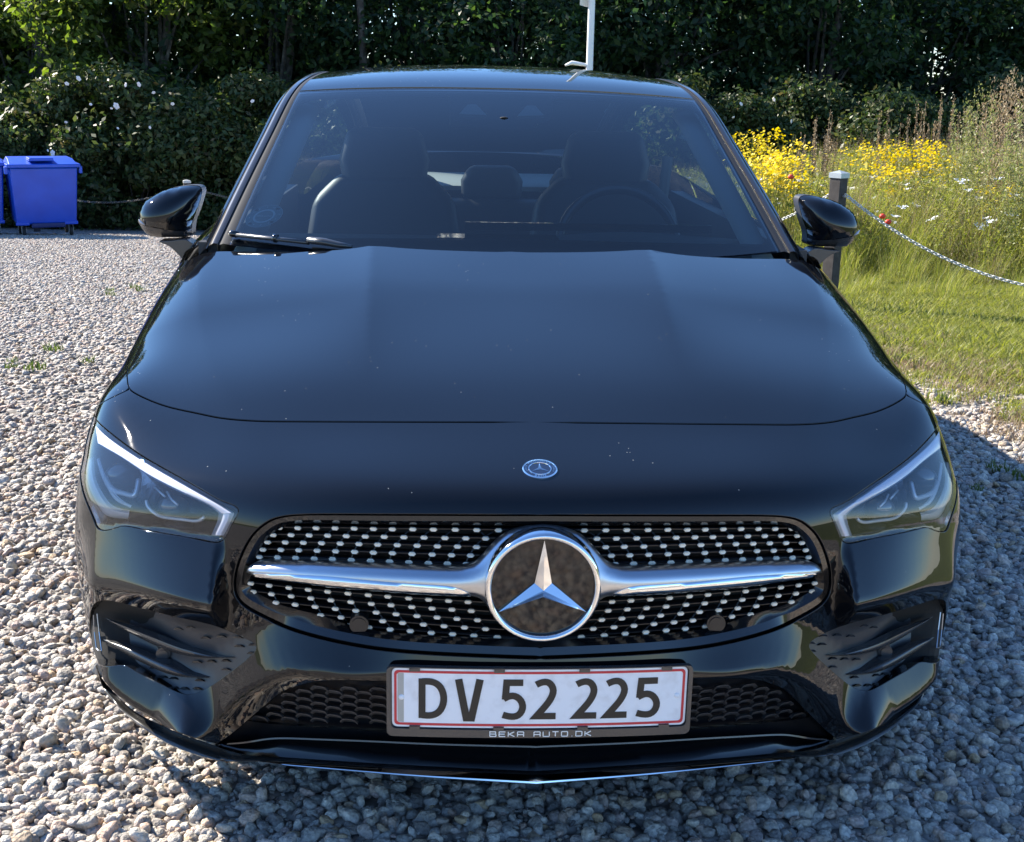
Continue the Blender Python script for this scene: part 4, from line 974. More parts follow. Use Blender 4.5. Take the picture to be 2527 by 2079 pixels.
# parking-disc sticker low on the glass
stk = empty('parking_disc_sticker'); sub(stk, glass); SC0 = np.array([651., 532.])
c0 = onws(*SC0, -.003)
ca, cb = ab_of(*SC0); e1 = ws(ca+.001, cb)-ws(ca, cb); e1 /= np.linalg.norm(e1); e2 = ws(ca, cb+.001)-ws(ca, cb); e2 -= e1*(e1@e2); e2 /= np.linalg.norm(e2); en = np.cross(e1, e2)
def st(x, y, h=0.):
    return ws(ca, cb)+e1*x+e2*y-en*(.003-h)-en*(.0)
M['sticker'] = mat('sticker_pale', (.30, .37, .36), .5); M['stickerw'] = mat('sticker_white', (.9, .95, .92), .5)
def discm(r0, r1, h, m, nm, sx=1.):
    a = np.linspace(0, 2*math.pi, 49)[:-1]; mb = MB()
    if r0: mb.add([st(r*math.cos(t), r*math.sin(t), h) for r in (r0, r1) for t in a], [(i, (i+1) % 48, (i+1) % 48+48, i+48) for i in range(48)])
    else: mb.add([st(0, 0, h)]+[st(r1*math.cos(t), r1*math.sin(t), h) for t in a], [(0, i+1, (i+1) % 48+1) for i in range(48)])
    return sub(mb.build(nm, m, None), stk)
discm(0, .052, .0, M['sticker'], 'disc'); discm(.0255, .0315, .0006, M['stickerw'], 'ring')
mb = MB()
for i in range(12):
    a = math.radians(30*i+12); V, Fq = text_mesh(str((12-i-1) % 12+1), .009); mb.add([st(.042*math.cos(a)+x, .042*math.sin(a)+y-.003, .0008) for x, y, z in V], Fq)
V, Fq = text_mesh('BEKA AUTO', .0088); mb.add([st(x*.92, y-.003, .001) for x, y, z in V], Fq)
V = [(r*math.cos(t), r*math.sin(t)) for t in np.linspace(0, 6.283, 49)[:-1] for r in (.0515, .0525)]; mb.add([st(x, y, .0006) for x, y in V], [(2*i, 2*i+1, (2*i+3) % 96, (2*i+2) % 96) for i in range(48)])
sub(mb.build('sticker_print', M['stickerw'], None), stk)
for a in (45, 135, 225, 315):
    a = math.radians(a+8); mb = MB(); mb.box((0, 0, 0), (.009, .007, .0006)); V = mb.V; F_ = mb.F; mb = MB(); mb.add([st(.044*math.cos(a)+x, .044*math.sin(a)+y, .001+z) for x, y, z in V], F_); sub(mb.build('sticker_mark', M['gap'], None), stk)
# ---------------------------------------------------------------- door mirrors
Zm = lambda P: np.array([(300+x*.1267, 430+y*.1267) for x, y in P])
MO = [(250,850),(290,760),(315,660),(350,580),(430,510),(500,465),(700,365),(950,297),(1200,258),(1380,256),(1460,285),(1492,350),(1480,450),(1430,620),(1370,800),(1310,960),(1290,1080),(1285,1180),(1270,1245),(1000,1270),(760,1282),(600,1280),(450,1235),(370,1175),(310,1080),(265,970)]
mo = smooth_path(Zm(MO), 80, True); mo3 = np.array([atY(u, v, 1.60) for u, v in mo]); mo2 = mo3[:, [0, 2]]
P_, T_, L_ = cdt_fill(mo2, [], .008)
l1 = np.array([atY(u, v, 1.6)[[0, 2]] for u, v in Zm([(240, 800), (380, 885), (700, 910), (1050, 950), (1220, 940), (1540, 900)])]); l2 = np.array([atY(u, v, 1.6)[[0, 2]] for u, v in Zm([(240, 860), (400, 985), (700, 1035), (1150, 1110), (1300, 1120), (1540, 1100)])])
d = seg_dist(P_, mo2)
for l_ in (l1, l2):
    zl = np.interp(P_[:, 0], l_[:, 0], l_[:, 1]); k = (abs(P_[:, 1]-zl) < .0042) & (d > .003); P_[k, 1] = zl[k]
# smooth dome over the outline: solve a membrane on the triangles
n = len(P_); Lp = np.zeros((n, n))
for t in T_:
    for i, j in ((0, 1), (1, 2), (2, 0)): Lp[t[i], t[j]] = Lp[t[j], t[i]] = -1
np.fill_diagonal(Lp, -Lp.sum(1)); bd = np.zeros(n, bool); bd[L_[0]] = True; bd |= d < 1e-5
u_ = np.zeros(n); fr_ = ~bd; u_[fr_] = np.linalg.solve(Lp[np.ix_(fr_, fr_)], np.ones(fr_.sum())); u_ /= u_.max()
Vm = np.c_[P_[:, 0], 1.665-.10*u_**.40, P_[:, 1]]
zc = Vm[T_].mean(1)
up1 = zc[:, 2] > np.interp(zc[:, 0], l1[:, 0], l1[:, 1]); up2 = zc[:, 2] > np.interp(zc[:, 0], l2[:, 0], l2[:, 1])
for sd in (-1, 1):
    s3 = np.array([-sd, 1, 1]); mir_ = empty('door_mirror'); sub(mir_)
    tag(mir_, 'left-hand door mirror in the photo, with sun glare on its cap' if sd < 0 else 'right-hand door mirror in the photo, in front of the post')
    for nm, kk, m_, off in (('mirror_cap', up1, M['paint'], 0), ('mirror_band', ~up1 & up2, M['gloss'], .002), ('mirror_base', ~up2, M['satin'], .0)):
        mb = MB(); V = Vm+np.array([0, off, 0]); Fq = T_[kk]; us = np.unique(Fq); mp = -np.ones(len(V), int); mp[us] = range(len(us)); Fq = mp[Fq]; Fq = Fq if sd > 0 else Fq[:, ::-1]
        mb.add(V[us]*s3, Fq); sub(mb.build(nm, m_, None, True), mir_)
    mb = MB(); n = len(mo2); mb.add(np.vstack([np.c_[mo2[:, 0], np.full(n, 1.66), mo2[:, 1]], np.c_[mo2[:, 0]+.004, np.full(n, 1.70), mo2[:, 1]], [[mo2[:, 0].mean(), 1.69, mo2[:, 1].mean()]]])*s3, [(i, (i+1) % n, (i+1) % n+n, i+n) for i in range(n)]+[(i+n, (i+1) % n+n, 2*n) for i in range(n)]); sub(mb.build('mirror_back_shell', M['plastic'], None, True, angle=50), mir_)
    mg = smooth_path(mo2*.0+mo2, 40, True); c = mo2.mean(0); g = c+(mo2-c)*.8
    mb = MB(); mb.add(np.vstack([np.c_[g[:, 0]+.004, np.full(n, 1.703), g[:, 1]]])*s3, [tuple(range(n))]); sub(mb.build('mirror_glass', M['chrome'], None), mir_)
    so = smooth_path(Zm([(760,1290),(1000,1276),(1285,1255),(1420,1330),(1500,1370),(1400,1480),(1330,1560),(1262,1655),(1150,1560),(1040,1450),(930,1370)]), 34, True); s0 = np.array([atY(u, v, 1.61) for u, v in so])
    mb = MB(); mb.prism([(p[0]*-sd, p[2]) for p in s0], 1.585, 1.65); sub(mb.build('mirror_stalk', M['satin'], None, False, bevel=.006), mir_)
    mb = MB(); mb.tube([(atY(u, v, 1.60)+[.012, -.012, 0])*s3 for u, v in Zm([(268, 872), (310, 930), (385, 985)])], [.001, .004, .001], 6); sub(mb.build('indicator_lens', M['drl'], None, True), mir_)
# ---------------------------------------------------------------- wheels
for (X_, Y_) in ((-.785, .925), (.785, .925), (-.785, 3.65), (.785, 3.65)):
    wh = empty('wheel'); sub(wh); R = .325; mb = MB(); prof = [(.225, -.10), (.29, -.112), (.318, -.095), (R, -.07), (R, .07), (.318, .095), (.29, .112), (.225, .10)]
    mb.grid([[(X_+w_, Y_+r*math.cos(a), R+r*math.sin(a)) for r, w_ in prof] for a in np.linspace(0, 2*math.pi, 41)]); sub(mb.build('tyre', M['tyre'], None, True), wh)
    sg = 1 if X_ > 0 else -1; mb = MB(); mb.grid([[(X_+sg*w_, Y_+r*math.cos(a), R+r*math.sin(a)) for r, w_ in ((.226, .10), (.215, .09), (.20, .06), (.19, -.05), (.0, -.05))] for a in np.linspace(0, 2*math.pi, 41)])
    for k in range(5):
        a = 2*math.pi*k/5+.3
        for da in (-.16, .16):
            p0 = np.array([X_+sg*.075, Y_+.03*math.cos(a), R+.03*math.sin(a)]); p1 = np.array([X_+sg*.09, Y_+.212*math.cos(a+da), R+.212*math.sin(a+da)]); mb.tube([p0, p1], [.016, .011], 6)
    sub(mb.build('rim', M['rim'], None, True, angle=40), wh)
for sd in (-1, 1):
    mb = MB(); mb.grid([[(sd*x, .925+.36*math.cos(t), .33+.36*math.sin(t)) for x in (.60, .91)] for t in np.linspace(-.4, math.pi+.4, 24)]); mb.add([(sd*.6, .925+.37*math.cos(t), .33+.37*math.sin(t)) for t in np.linspace(-.4, math.pi+.4, 24)], [tuple(range(24))]); sub(mb.build('wheel_arch_liner', M['gap'], None, True), car)
mb = MB(); mb.grid([[(x, .12+.32*(abs(x)/.8)**2, .225) for x in np.linspace(-.78, .78, 17)], [(x, .62, .20) for x in np.linspace(-.78, .78, 17)]]); sub(mb.build('engine_undertray', M['gap'], None))
# ---------------------------------------------------------------- cabin
cab = empty('cabin'); sub(cab)
def slab(name, P2, y0, y1, m, dx=0, bev=.035, tilt=0, par=None):
    mb = MB(); ym = (y0+y1)/2; z0 = min(p[1] for p in P2)
    mb.prism([(x+dx, z) for x, z in P2], y0, y1, fr=lambda v: (v[0], v[1]+(v[2]-z0)*tilt, v[2])); return sub(mb.build(name, m, None, False, bevel=bev, seg=4), par or cab)
for dx in (-.37, .37):
    seat = empty('front_seat'); sub(seat, cab)
    slab('backrest', [(-.25, .52), (.25, .52), (.265, .80), (.235, 1.00), (.15, 1.085), (-.15, 1.085), (-.235, 1.00), (-.265, .80)], 2.12, 2.25, M['seat'], dx, tilt=.28, par=seat)
    slab('headrest', [(-.135, 1.04), (.135, 1.04), (.15, 1.13), (.12, 1.235), (-.12, 1.235), (-.15, 1.13)], 2.28, 2.37, M['seat'], dx, .035, tilt=.1, par=seat)
    slab('cushion', [(-.25, .40), (.25, .40), (.25, .53), (-.25, .53)], 1.75, 2.3, M['seat'], dx, .05, par=seat)
slab('rear_bench', [(-.62, .5), (.62, .5), (.60, .93), (-.60, .93)], 3.02, 3.16, M['seat'], 0, .05, tilt=.25)
for dx in (-.38, .02, .38): slab('rear_headrest', [(-.12, .92), (.12, .92), (.125, 1.0), (.09, 1.06), (-.09, 1.06), (-.125, 1.0)], 3.17, 3.26, M['seat'], dx, .03)
slab('rear_shelf', [(-.62, .955), (.62, .955), (.62, .975), (-.62, .975)], 3.24, 4.0, M['shelf'], 0, .004)
mb = MB(); ds = []
for y, z in ((1.235, .915), (1.34, .93), (1.50, .955), (1.66, .962), (1.74, .950), (1.78, .90), (1.79, .70)):
    ds.append([(x, y+.15*(abs(x)/.74)**2.3*(y < 1.5), z+.018*math.exp(-((x-.37)/.2)**2)*(y > 1.55)) for x in np.linspace(-.70, .70, 29)])
mb.grid(ds); sub(mb.build('dashboard', M['trim'], None, True, angle=60), cab)
mb = MB(); mb.box((.25, 1.71, .985), (.72, .014, .022)); mb.box((-.02, 1.60, .966), (.34, .10, .006)); sub(mb.build('display_panel', M['gloss'], None), cab)
SW = np.array([.37, 1.93, .90]); sa, sb = np.array([1, 0, 0.]), np.array([0, .36, .93])
mb = MB(); mb.tube([SW+.185*(sa*math.cos(t)+sb*math.sin(t)) for t in np.linspace(0, 2*math.pi, 41)[:-1]], .015, 8, closed=True); mb.ball(SW, (.07, .03, .06), 12, 8); mb.tube([SW-sa*.18, SW+sa*.18], .014, 6); mb.tube([SW, SW-sb*.18], .014, 6); sub(mb.build('steering_wheel', M['satin'], None, True), cab)
strips('inner_pillar_trim', [((-.004, -.004), (-.035, -.035)), ((-.045, -.05), (-.045, -.04)), ((-.06, -.065), (-.065, -.06)), ((-.03, -.03), (-.09, -.09), (.06, .04)), ((.03, .02), (-.09, -.09), (.09, .06))], M['pillartrim'], 0, HB+2, parent=cab)
mb = MB(); mb.grid([[roofpt(y, a, -.045) for a in np.linspace(-.97, .97, 21)] for y in np.linspace(2.14, 3.3, 12)]); sub(mb.build('headliner', M['pillartrim'], None, True), cab)
mb = MB(); mb.box((-.02, 2.02, 1.285), (.27, .03, .06)); mb.tube([(-.02, 2.03, 1.30), (-.02, 2.10, 1.345)], .012, 8); o = sub(mb.build('rear_view_mirror', M['trim'], None, False, bevel=.012), cab)
mb = MB(); mb.box((-.02, 2.16, 1.318), (.26, .12, .03)); sub(mb.build('overhead_console', M['shelf'], None, False, bevel=.01), cab)
mb = MB(); mb.box((0, 2.9, .40), (1.5, 2.9, .02)); mb.box((0, 1.9, .62), (.24, .9, .25)); sub(mb.build('cabin_floor', M['seat'], None), cab)
mb = MB(); 
for sd in (-1, 1):
    mb = MB(); mb.box((sd*.80, 2.4, .72), (.05, 1.9, .48)); sub(mb.build('door_card', M['seat'], None), cab)
strap = smooth_path([(.60, 2.45, 1.15), (.585, 2.42, 1.0), (.57, 2.40, .85)], 8); mb = MB(); mb.tube(strap, .018, 6, squash=(1, .15)); sub(mb.build('seat_belt', M['trim'], None), cab)
# ---------------------------------------------------------------- terrain
def gz(x, y):
    """ground height: level round the car, falling away behind it"""
    x = np.asarray(x, float); y = np.asarray(y, float); d = np.maximum(0, y-3.2); r = sstep(x, 1.8, 4.0)
    fall = .0765*(np.sqrt(d*d+1.5)-1.2247)
    return -fall*(1-.25*r)-.0*x
def edge_x(y):
    """where the gravel gives way to grass on the right"""
    y = np.asarray(y, float); return 2.72-.17*(y-3.6)*np.where(y < 3.6, 1.4, 1.)+.10*np.sin(y*2.1)+.05*np.sin(y*5.3+1)
gx = np.r_[np.linspace(-90, -14, 20), np.linspace(-13, 13, 90), np.linspace(14, 90, 20)]; gy = np.r_[np.linspace(-90, -13, 18), np.linspace(-12, 30, 140), np.linspace(32, 130, 20)]
X_, Y_ = np.meshgrid(gx, gy); Z_ = gz(X_, np.minimum(Y_, 24)); n0, n1 = X_.shape
idx = np.arange(n0*n1).reshape(n0, n1); Q = np.stack([idx[:-1, :-1], idx[:-1, 1:], idx[1:, 1:], idx[1:, :-1]], -1).reshape(-1, 4)
def ground_mat():
    m = mat('gravel_and_turf', (.3, .28, .25), .95); t = m.node_tree; b = t.nodes['Principled BSDF']; L = t.links.new
    tc = t.nodes.new('ShaderNodeTexCoord'); at = t.nodes.new('ShaderNodeAttribute'); at.attribute_name = 'turf'
    v = t.nodes.new('ShaderNodeTexVoronoi'); v.inputs['Scale'].default_value = 34; v2 = t.nodes.new('ShaderNodeTexVoronoi'); v2.inputs['Scale'].default_value = 34; v2.feature = 'F1'
    r = t.nodes.new('ShaderNodeValToRGB'); e = r.color_ramp.elements; cols = [(.10, .095, .09), (.30, .28, .25), (.42, .38, .33), (.20, .19, .18), (.55, .50, .44), (.34, .27, .22), (.38, .36, .33)]
    while len(e) < len(cols): e.new(.5)
    for i, c in enumerate(cols): e[i].position = i/(len(cols)-1); e[i].color = (*c, 1)
    sp = t.nodes.new('ShaderNodeSeparateColor'); L(tc.outputs['Object'], v.inputs['Vector']); L(v.outputs['Color'], sp.inputs[0]); L(sp.outputs[0], r.inputs[0])
    dk = t.nodes.new('ShaderNodeMapRange'); dk.inputs['From Min'].default_value = .35; dk.inputs['From Max'].default_value = .75; dk.inputs['To Min'].default_value = 1; dk.inputs['To Max'].default_value = .35; L(v.outputs['Distance'], dk.inputs[0])
    mx = t.nodes.new('ShaderNodeMix'); mx.data_type = 'RGBA'; mx.blend_type = 'MULTIPLY'; mx.inputs['Factor'].default_value = 1; L(r.outputs[0], mx.inputs['A']); L(dk.outputs[0], mx.inputs['B'])
    n = t.nodes.new('ShaderNodeTexNoise'); n.inputs['Scale'].default_value = 6; n.inputs['Detail'].default_value = 8; L(tc.outputs['Object'], n.inputs['Vector'])
    gr_ = t.nodes.new('ShaderNodeValToRGB'); gr_.color_ramp.elements[0].color = (.08, .10, .02, 1); gr_.color_ramp.elements[1].color = (.16, .18, .045, 1); gr_.color_ramp.elements[0].position = .35; gr_.color_ramp.elements[1].position = .7; L(n.outputs[0], gr_.inputs[0])
    ad = t.nodes.new('ShaderNodeMath'); ad.operation = 'ADD'; L(at.outputs['Fac'], ad.inputs[0]); n3 = t.nodes.new('ShaderNodeMath'); n3.operation = 'MULTIPLY_ADD'; n3.inputs[1].default_value = .9; n3.inputs[2].default_value = -.45; L(n.outputs[0], n3.inputs[0]); L(n3.outputs[0], ad.inputs[1])
    st_ = t.nodes.new('ShaderNodeMapRange'); st_.inputs['From Min'].default_value = .4; st_.inputs['From Max'].default_value = .6; L(ad.outputs[0], st_.inputs[0])
    m3 = t.nodes.new('ShaderNodeMix'); m3.data_type = 'RGBA'; L(st_.outputs[0], m3.inputs['Factor']); L(mx.outputs['Result'], m3.inputs['A']); L(gr_.outputs[0], m3.inputs['B']); L(m3.outputs['Result'], b.inputs['Base Color'])
    bp_ = t.nodes.new('ShaderNodeBump'); bp_.inputs['Strength'].default_value = .9; bp_.inputs['Distance'].default_value = .012; bp_.invert = True; L(v.outputs['Distance'], bp_.inputs['Height']); L(bp_.outputs[0], b.inputs['Normal'])
    return m
me = fast_mesh('ground', np.stack([X_, Y_, Z_], -1).reshape(-1, 3), Q, ground_mat()); me.polygons.foreach_set('use_smooth', [True]*len(me.polygons))
turf = sstep(X_, edge_x(np.clip(Y_, -12, 30))-.3, edge_x(np.clip(Y_, -12, 30))+.3); turf = np.maximum(turf, sstep(np.hypot(X_, Y_), 24, 30)).ravel()
a_ = me.attributes.new('turf', 'FLOAT', 'POINT'); a_.data.foreach_set('value', turf.astype(np.float32))
g = link('ground', me); tag(g, kind='structure')
# ---------------------------------------------------------------- gravel: real stones, instanced over the drive
def stone_mesh(i):
    import bmesh
    bm = bmesh.new(); bmesh.ops.create_icosphere(bm, subdivisions=2, radius=1); r = np.random.default_rng(50+i)
    pl_ = [(v/np.linalg.norm(v), r.uniform(.62, .9)) for v in r.normal(size=(9, 3))]; sc = np.array([1, r.uniform(.62, .9), r.uniform(.42, .66)])
    for v in bm.verts:
        p = np.array(v.co); 
        for n_, d_ in pl_:
            q = p@n_
            if q > d_: p = p-n_*(q-d_)*.92
        p = p*sc*(1+.05*r.normal()); v.co = Vector(p)
    me = bpy.data.meshes.new('stone'); bm.to_mesh(me); bm.free(); me.polygons.foreach_set('use_smooth', [True]*len(me.polygons)); me.materials.append(M['stone']); return me
STC = [(0.391, 0.350, 0.293), (0.534, 0.480, 0.397), (0.268, 0.250, 0.227), (0.637, 0.580, 0.491), (0.154, 0.145, 0.138), (0.473, 0.410, 0.340), (0.534, 0.380, 0.284), (0.371, 0.345, 0.317), (0.597, 0.550, 0.473), (0.494, 0.370, 0.312), (0.432, 0.410, 0.374), (0.679, 0.630, 0.548), (0.226, 0.205, 0.189), (0.514, 0.370, 0.227)]
M['stone'] = mat('stones', (.3, .3, .3), .8, vary=('obj', STC))
def speckle(m, sc, amt):
    t = m.node_tree; b = t.nodes['Principled BSDF']; lk = b.inputs['Base Color'].links[0]; src = lk.from_socket
    tc = t.nodes.new('ShaderNodeTexCoord'); n = t.nodes.new('ShaderNodeTexNoise'); n.inputs['Scale'].default_value = sc; n.inputs['Detail'].default_value = 6; mr = t.nodes.new('ShaderNodeMapRange'); mr.inputs['From Min'].default_value = .3; mr.inputs['From Max'].default_value = .7; mr.inputs['To Min'].default_value = 1-amt; mr.inputs['To Max'].default_value = 1+amt*.6
    mx = t.nodes.new('ShaderNodeMix'); mx.data_type = 'RGBA'; mx.blend_type = 'MULTIPLY'; mx.inputs['Factor'].default_value = 1
    t.links.new(tc.outputs['Object'], n.inputs['Vector']); t.links.new(n.outputs[0], mr.inputs[0]); t.links.new(src, mx.inputs['A']); t.links.new(mr.outputs[0], mx.inputs['B']); t.links.new(mx.outputs['Result'], b.inputs['Base Color'])
    bp_ = t.nodes.new('ShaderNodeBump'); bp_.inputs['Strength'].default_value = .35; bp_.inputs['Distance'].default_value = .15; t.links.new(n.outputs[0], bp_.inputs['Height']); t.links.new(bp_.outputs[0], b.inputs['Normal'])
speckle(M['stone'], 2.6, .38)
def instancer(name, pts, rot, scl, idx, meshes, kind='stuff'):
    """one object whose points carry copies of the source meshes"""
    src = bpy.data.collections.new(name+'_source')
    for i, me in enumerate(meshes): o = bpy.data.objects.new(f'{name}_piece', me); src.objects.link(o)
    me = bpy.data.meshes.new(name); me.vertices.add(len(pts)); me.vertices.foreach_set('co', np.asarray(pts, np.float32).ravel())
    for nm, ty, dat, key in (('rot', 'FLOAT_VECTOR', rot, 'vector'), ('scl', 'FLOAT_VECTOR', scl, 'vector'), ('idx', 'INT', idx, 'value')):
        a = me.attributes.new(nm, ty, 'POINT'); a.data.foreach_set(key, np.asarray(dat, np.int32 if ty == 'INT' else np.float32).ravel())
    o = link(name, me); ng = bpy.data.node_groups.new(name, 'GeometryNodeTree'); ng.interface.new_socket('Geometry', in_out='INPUT', socket_type='NodeSocketGeometry'); ng.interface.new_socket('Geometry', in_out='OUTPUT', socket_type='NodeSocketGeometry')
    N = ng.nodes.new; L = ng.links.new; gi = N('NodeGroupInput'); go = N('NodeGroupOutput'); ip = N('GeometryNodeInstanceOnPoints'); ci = N('GeometryNodeCollectionInfo'); ci.inputs['Collection'].default_value = src; ci.inputs['Separate Children'].default_value = True; ci.inputs['Reset Children'].default_value = True
    def att(nm, ty): a = N('GeometryNodeInputNamedAttribute'); a.data_type = ty; a.inputs['Name'].default_value = nm; return a.outputs['Attribute']
    L(gi.outputs[0], ip.inputs['Points']); L(ci.outputs[0], ip.inputs['Instance']); ip.inputs['Pick Instance'].default_value = True; L(att('idx', 'INT'), ip.inputs['Instance Index']); L(att('rot', 'FLOAT_VECTOR'), ip.inputs['Rotation']); L(att('scl', 'FLOAT_VECTOR'), ip.inputs['Scale']); L(ip.outputs[0], go.inputs[0])
    o.modifiers.new('scatter', 'NODES').node_group = ng; tag(o, kind=kind); return o
stones = [stone_mesh(i) for i in range(9)]
def in_view(P, m=90, vmax=2079):
    q = proj(P); z = (P-CAM)@FW; return (z > .3) & (q[:, 0] > -m) & (q[:, 0] < PW+m) & (q[:, 1] > -m) & (q[:, 1] < vmax+m)
def scatter(n, x0, x1, y0, y1, smin, smax, lift, seed, turfcut=True):
    r = np.random.default_rng(seed); P = np.c_[r.uniform(x0, x1, n), r.uniform(y0, y1, n)]; z = gz(P[:, 0], P[:, 1])
    k = np.ones(n, bool)
    if turfcut:
        e = edge_x(P[:, 1]); k = (P[:, 0] < e+r.normal(0, .28, n))
    P = np.c_[P, z][k]; k = in_view(P, 420) | ((abs(P[:, 0]) < 2.6) & (P[:, 1] > -2.6) & (P[:, 1] < 0)); P = P[k]; s = smin+(smax-smin)*r.random(len(P))**2.2
    P[:, 2] += s*lift*r.uniform(-.3, 1, len(P)); return P, s, r
A = [scatter(190000, -3.2, 3.2, -2.2, 3.2, .0060, .0225, .5, 1), scatter(280000, -9, 4, 3.2, 17.5, .009, .023, .4, 2), scatter(12000, -3.2, 3.2, -2.0, 2.6, .018, .030, .55, 3)]
P = np.vstack([a[0] for a in A]); s = np.concatenate([a[1] for a in A]); r = np.random.default_rng(5); n = len(P)
rot = np.c_[r.normal(0, .45, n), r.normal(0, .45, n), r.uniform(0, 6.28, n)]
instancer('gravel', P, rot, np.c_[s, s, s], r.integers(0, len(stones), n), stones); print('stones', n)
# ---------------------------------------------------------------- foliage materials and leaf clouds
def leaf_mat(name, cols, trans=.35, rough=.5):
    m = bpy.data.materials.new(name); m.use_nodes = True; t = m.node_tree; t.nodes.clear(); N = t.nodes.new; L = t.links.new
    out = N('ShaderNodeOutputMaterial'); g_ = N('ShaderNodeNewGeometry'); r = N('ShaderNodeValToRGB'); e = r.color_ramp.elements
    while len(e) < len(cols): e.new(.5)
    for i, c in enumerate(cols): e[i].position = i/max(1, len(cols)-1); e[i].color = (*c, 1)
    L(g_.outputs['Random Per Island'], r.inputs[0]); pr = N('ShaderNodeBsdfPrincipled'); pr.inputs['Roughness'].default_value = rough; pr.inputs['Specular IOR Level'].default_value = .35; tl = N('ShaderNodeBsdfTranslucent'); mx = N('ShaderNodeMixShader'); mx.inputs[0].default_value = trans
    hs_ = N('ShaderNodeHueSaturation'); hs_.inputs['Saturation'].default_value = 1.15; hs_.inputs['Value'].default_value = 1.7; L(r.outputs[0], pr.inputs['Base Color']); L(r.outputs[0], hs_.inputs['Color']); L(hs_.outputs[0], tl.inputs[0]); L(pr.outputs[0], mx.inputs[1]); L(tl.outputs[0], mx.inputs[2]); L(mx.outputs[0], out.inputs[0]); return m
M['leaf_dark'] = leaf_mat('tree_leaves', [(.010, .024, .009), (.018, .040, .014), (.030, .060, .018), (.048, .080, .020), (.015, .034, .015)], .42)
M['leaf_bush'] = leaf_mat('bush_leaves', [(.026, .048, .014), (.040, .068, .018), (.058, .088, .022), (.055, .065, .022), (.08, .105, .03), (.09, .075, .035)], .3)
M['leaf_light'] = leaf_mat('sunlit_tree_leaves', [(.06, .10, .018), (.09, .13, .022), (.10, .14, .03), (.06, .08, .02), (.13, .15, .04)], .55)  # yellowish birch-like leaves, with sun coming through them put into the colour
M['bark'] = mat('bark', (.045, .038, .030), .9, noise=(9, (.12, .11, .09), .45, .7), bump=(25, .6, .02))
def leaf_cloud(r, centres, radii, n, size, flat=.75, shell=.55, aspect=.55, droop=.3):
    """n leaf quads spread through lumpy clumps (numpy arrays V, Q)"""
    k = r.integers(0, len(centres), n); d = r.normal(size=(n, 3)); d /= np.linalg.norm(d, axis=1)[:, None]
    rad = radii[k]*(shell+(1-shell)*r.random(n))**.6*(1+.18*r.normal(size=n)); c = centres[k]+d*rad[:, None]*np.array([1, 1, flat])
    nn = d*.6+r.normal(size=(n, 3))*.6+np.array([0, 0, .25]); nn /= np.linalg.norm(nn, axis=1)[:, None]; u_ = np.cross(nn, r.normal(size=(n, 3))); u_ /= np.linalg.norm(u_, axis=1)[:, None]; v_ = np.cross(nn, u_)
    s = size*r.uniform(.6, 1.35, n)[:, None]; a = u_*s; b = v_*s*aspect
    V = np.stack([c-a, c-b*.9-a*.1+nn*s*.12, c+a, c+b*.9-a*.1+nn*s*.12], 1).reshape(-1, 3); return V, np.arange(4*n).reshape(-1, 4)
def crown_mesh(name, seed, h, w, n, size, m, low=.12, clumps=46, top=1.0):
    r = np.random.default_rng(seed); t = r.random(clumps)**.8; z = h*(low+(top-low)*t); prof = np.sin(np.pi*np.clip(t*.82+.16, 0, 1))**.6; ang = r.uniform(0, 6.28, clumps); rr = w*prof*r.uniform(.35, 1, clumps)**.6
    C_ = np.c_[rr*np.cos(ang), rr*np.sin(ang), z]; R_ = w*r.uniform(.20, .42, clumps); V, Q = leaf_cloud(r, C_, R_, n, size); return fast_mesh(name, V, Q, m), C_
def trunk_mesh(name, seed, h, r0, C_, m):
    r = np.random.default_rng(seed); mb = MB(); p = [np.array([0, 0, -.3])]
    for k in range(6): p.append(p[-1]+np.array([r.normal(0, .12), r.normal(0, .12), h*.13]))
    mb.tube(smooth_path(p, 14), np.linspace(r0, r0*.35, 14), 8)
    for c in C_[::4]:
        a = p[r.integers(1, 5)]; mid = (a+c)/2+np.array([0, 0, .3]); mb.tube(smooth_path([a, mid, c], 7), np.linspace(r0*.35, r0*.08, 7), 5)
    me = bpy.data.meshes.new(name); me.from_pydata(mb.V, [], mb.F); me.materials.append(m); return me
# ---------------------------------------------------------------- wood behind the drive
def gzf(x, y): return float(gz(np.array([x]), np.array([min(y, 24)]))[0])
def place_words(x, y):
    u = proj(np.array([x, y, 1.2]))[0]
    for lim, wd in ((-60, 'out past the left edge'), (210, 'above the blue bins'), (420, 'between the bins and the door mirror'), (620, 'above the left-hand door mirror'), (900, 'over the left corner of the roof'), (1180, 'over the left half of the roof'), (1400, 'just left of the flagpole'), (1600, 'just right of the flagpole'), (1820, 'over the right corner of the roof'), (2000, 'above the nearer yellow flowers'), (2250, 'above the grey-capped post'), (2600, 'at the right edge')):
        if u < lim: return wd
    return 'out past the right edge'
def fast_copy(me, m):
    c = me.copy(); c.materials.clear(); c.materials.append(m); return c
trees = []
for i, (h, w_, n) in enumerate(((6.2, 2.3, 15000), (8.2, 2.7, 15000), (7.2, 2.6, 15000), (10.5, 3.1, 15000))):
    cm, C_ = crown_mesh('crown', 20+i, h, w_, n, .085, M['leaf_dark'], .06, 60); trees.append((cm, trunk_mesh('trunk', 30+i, h, .16, C_, M['bark']), h))
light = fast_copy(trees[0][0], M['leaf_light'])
bushes = []
for i in range(3):
    cm, C_ = crown_mesh('foliage', 60+i, 2.5, 1.35, 11000, .055, M['leaf_bush'], .02, 34, .92); bushes.append((cm, trunk_mesh('stem', 70+i, 2.0, .04, C_, M['bark'])))
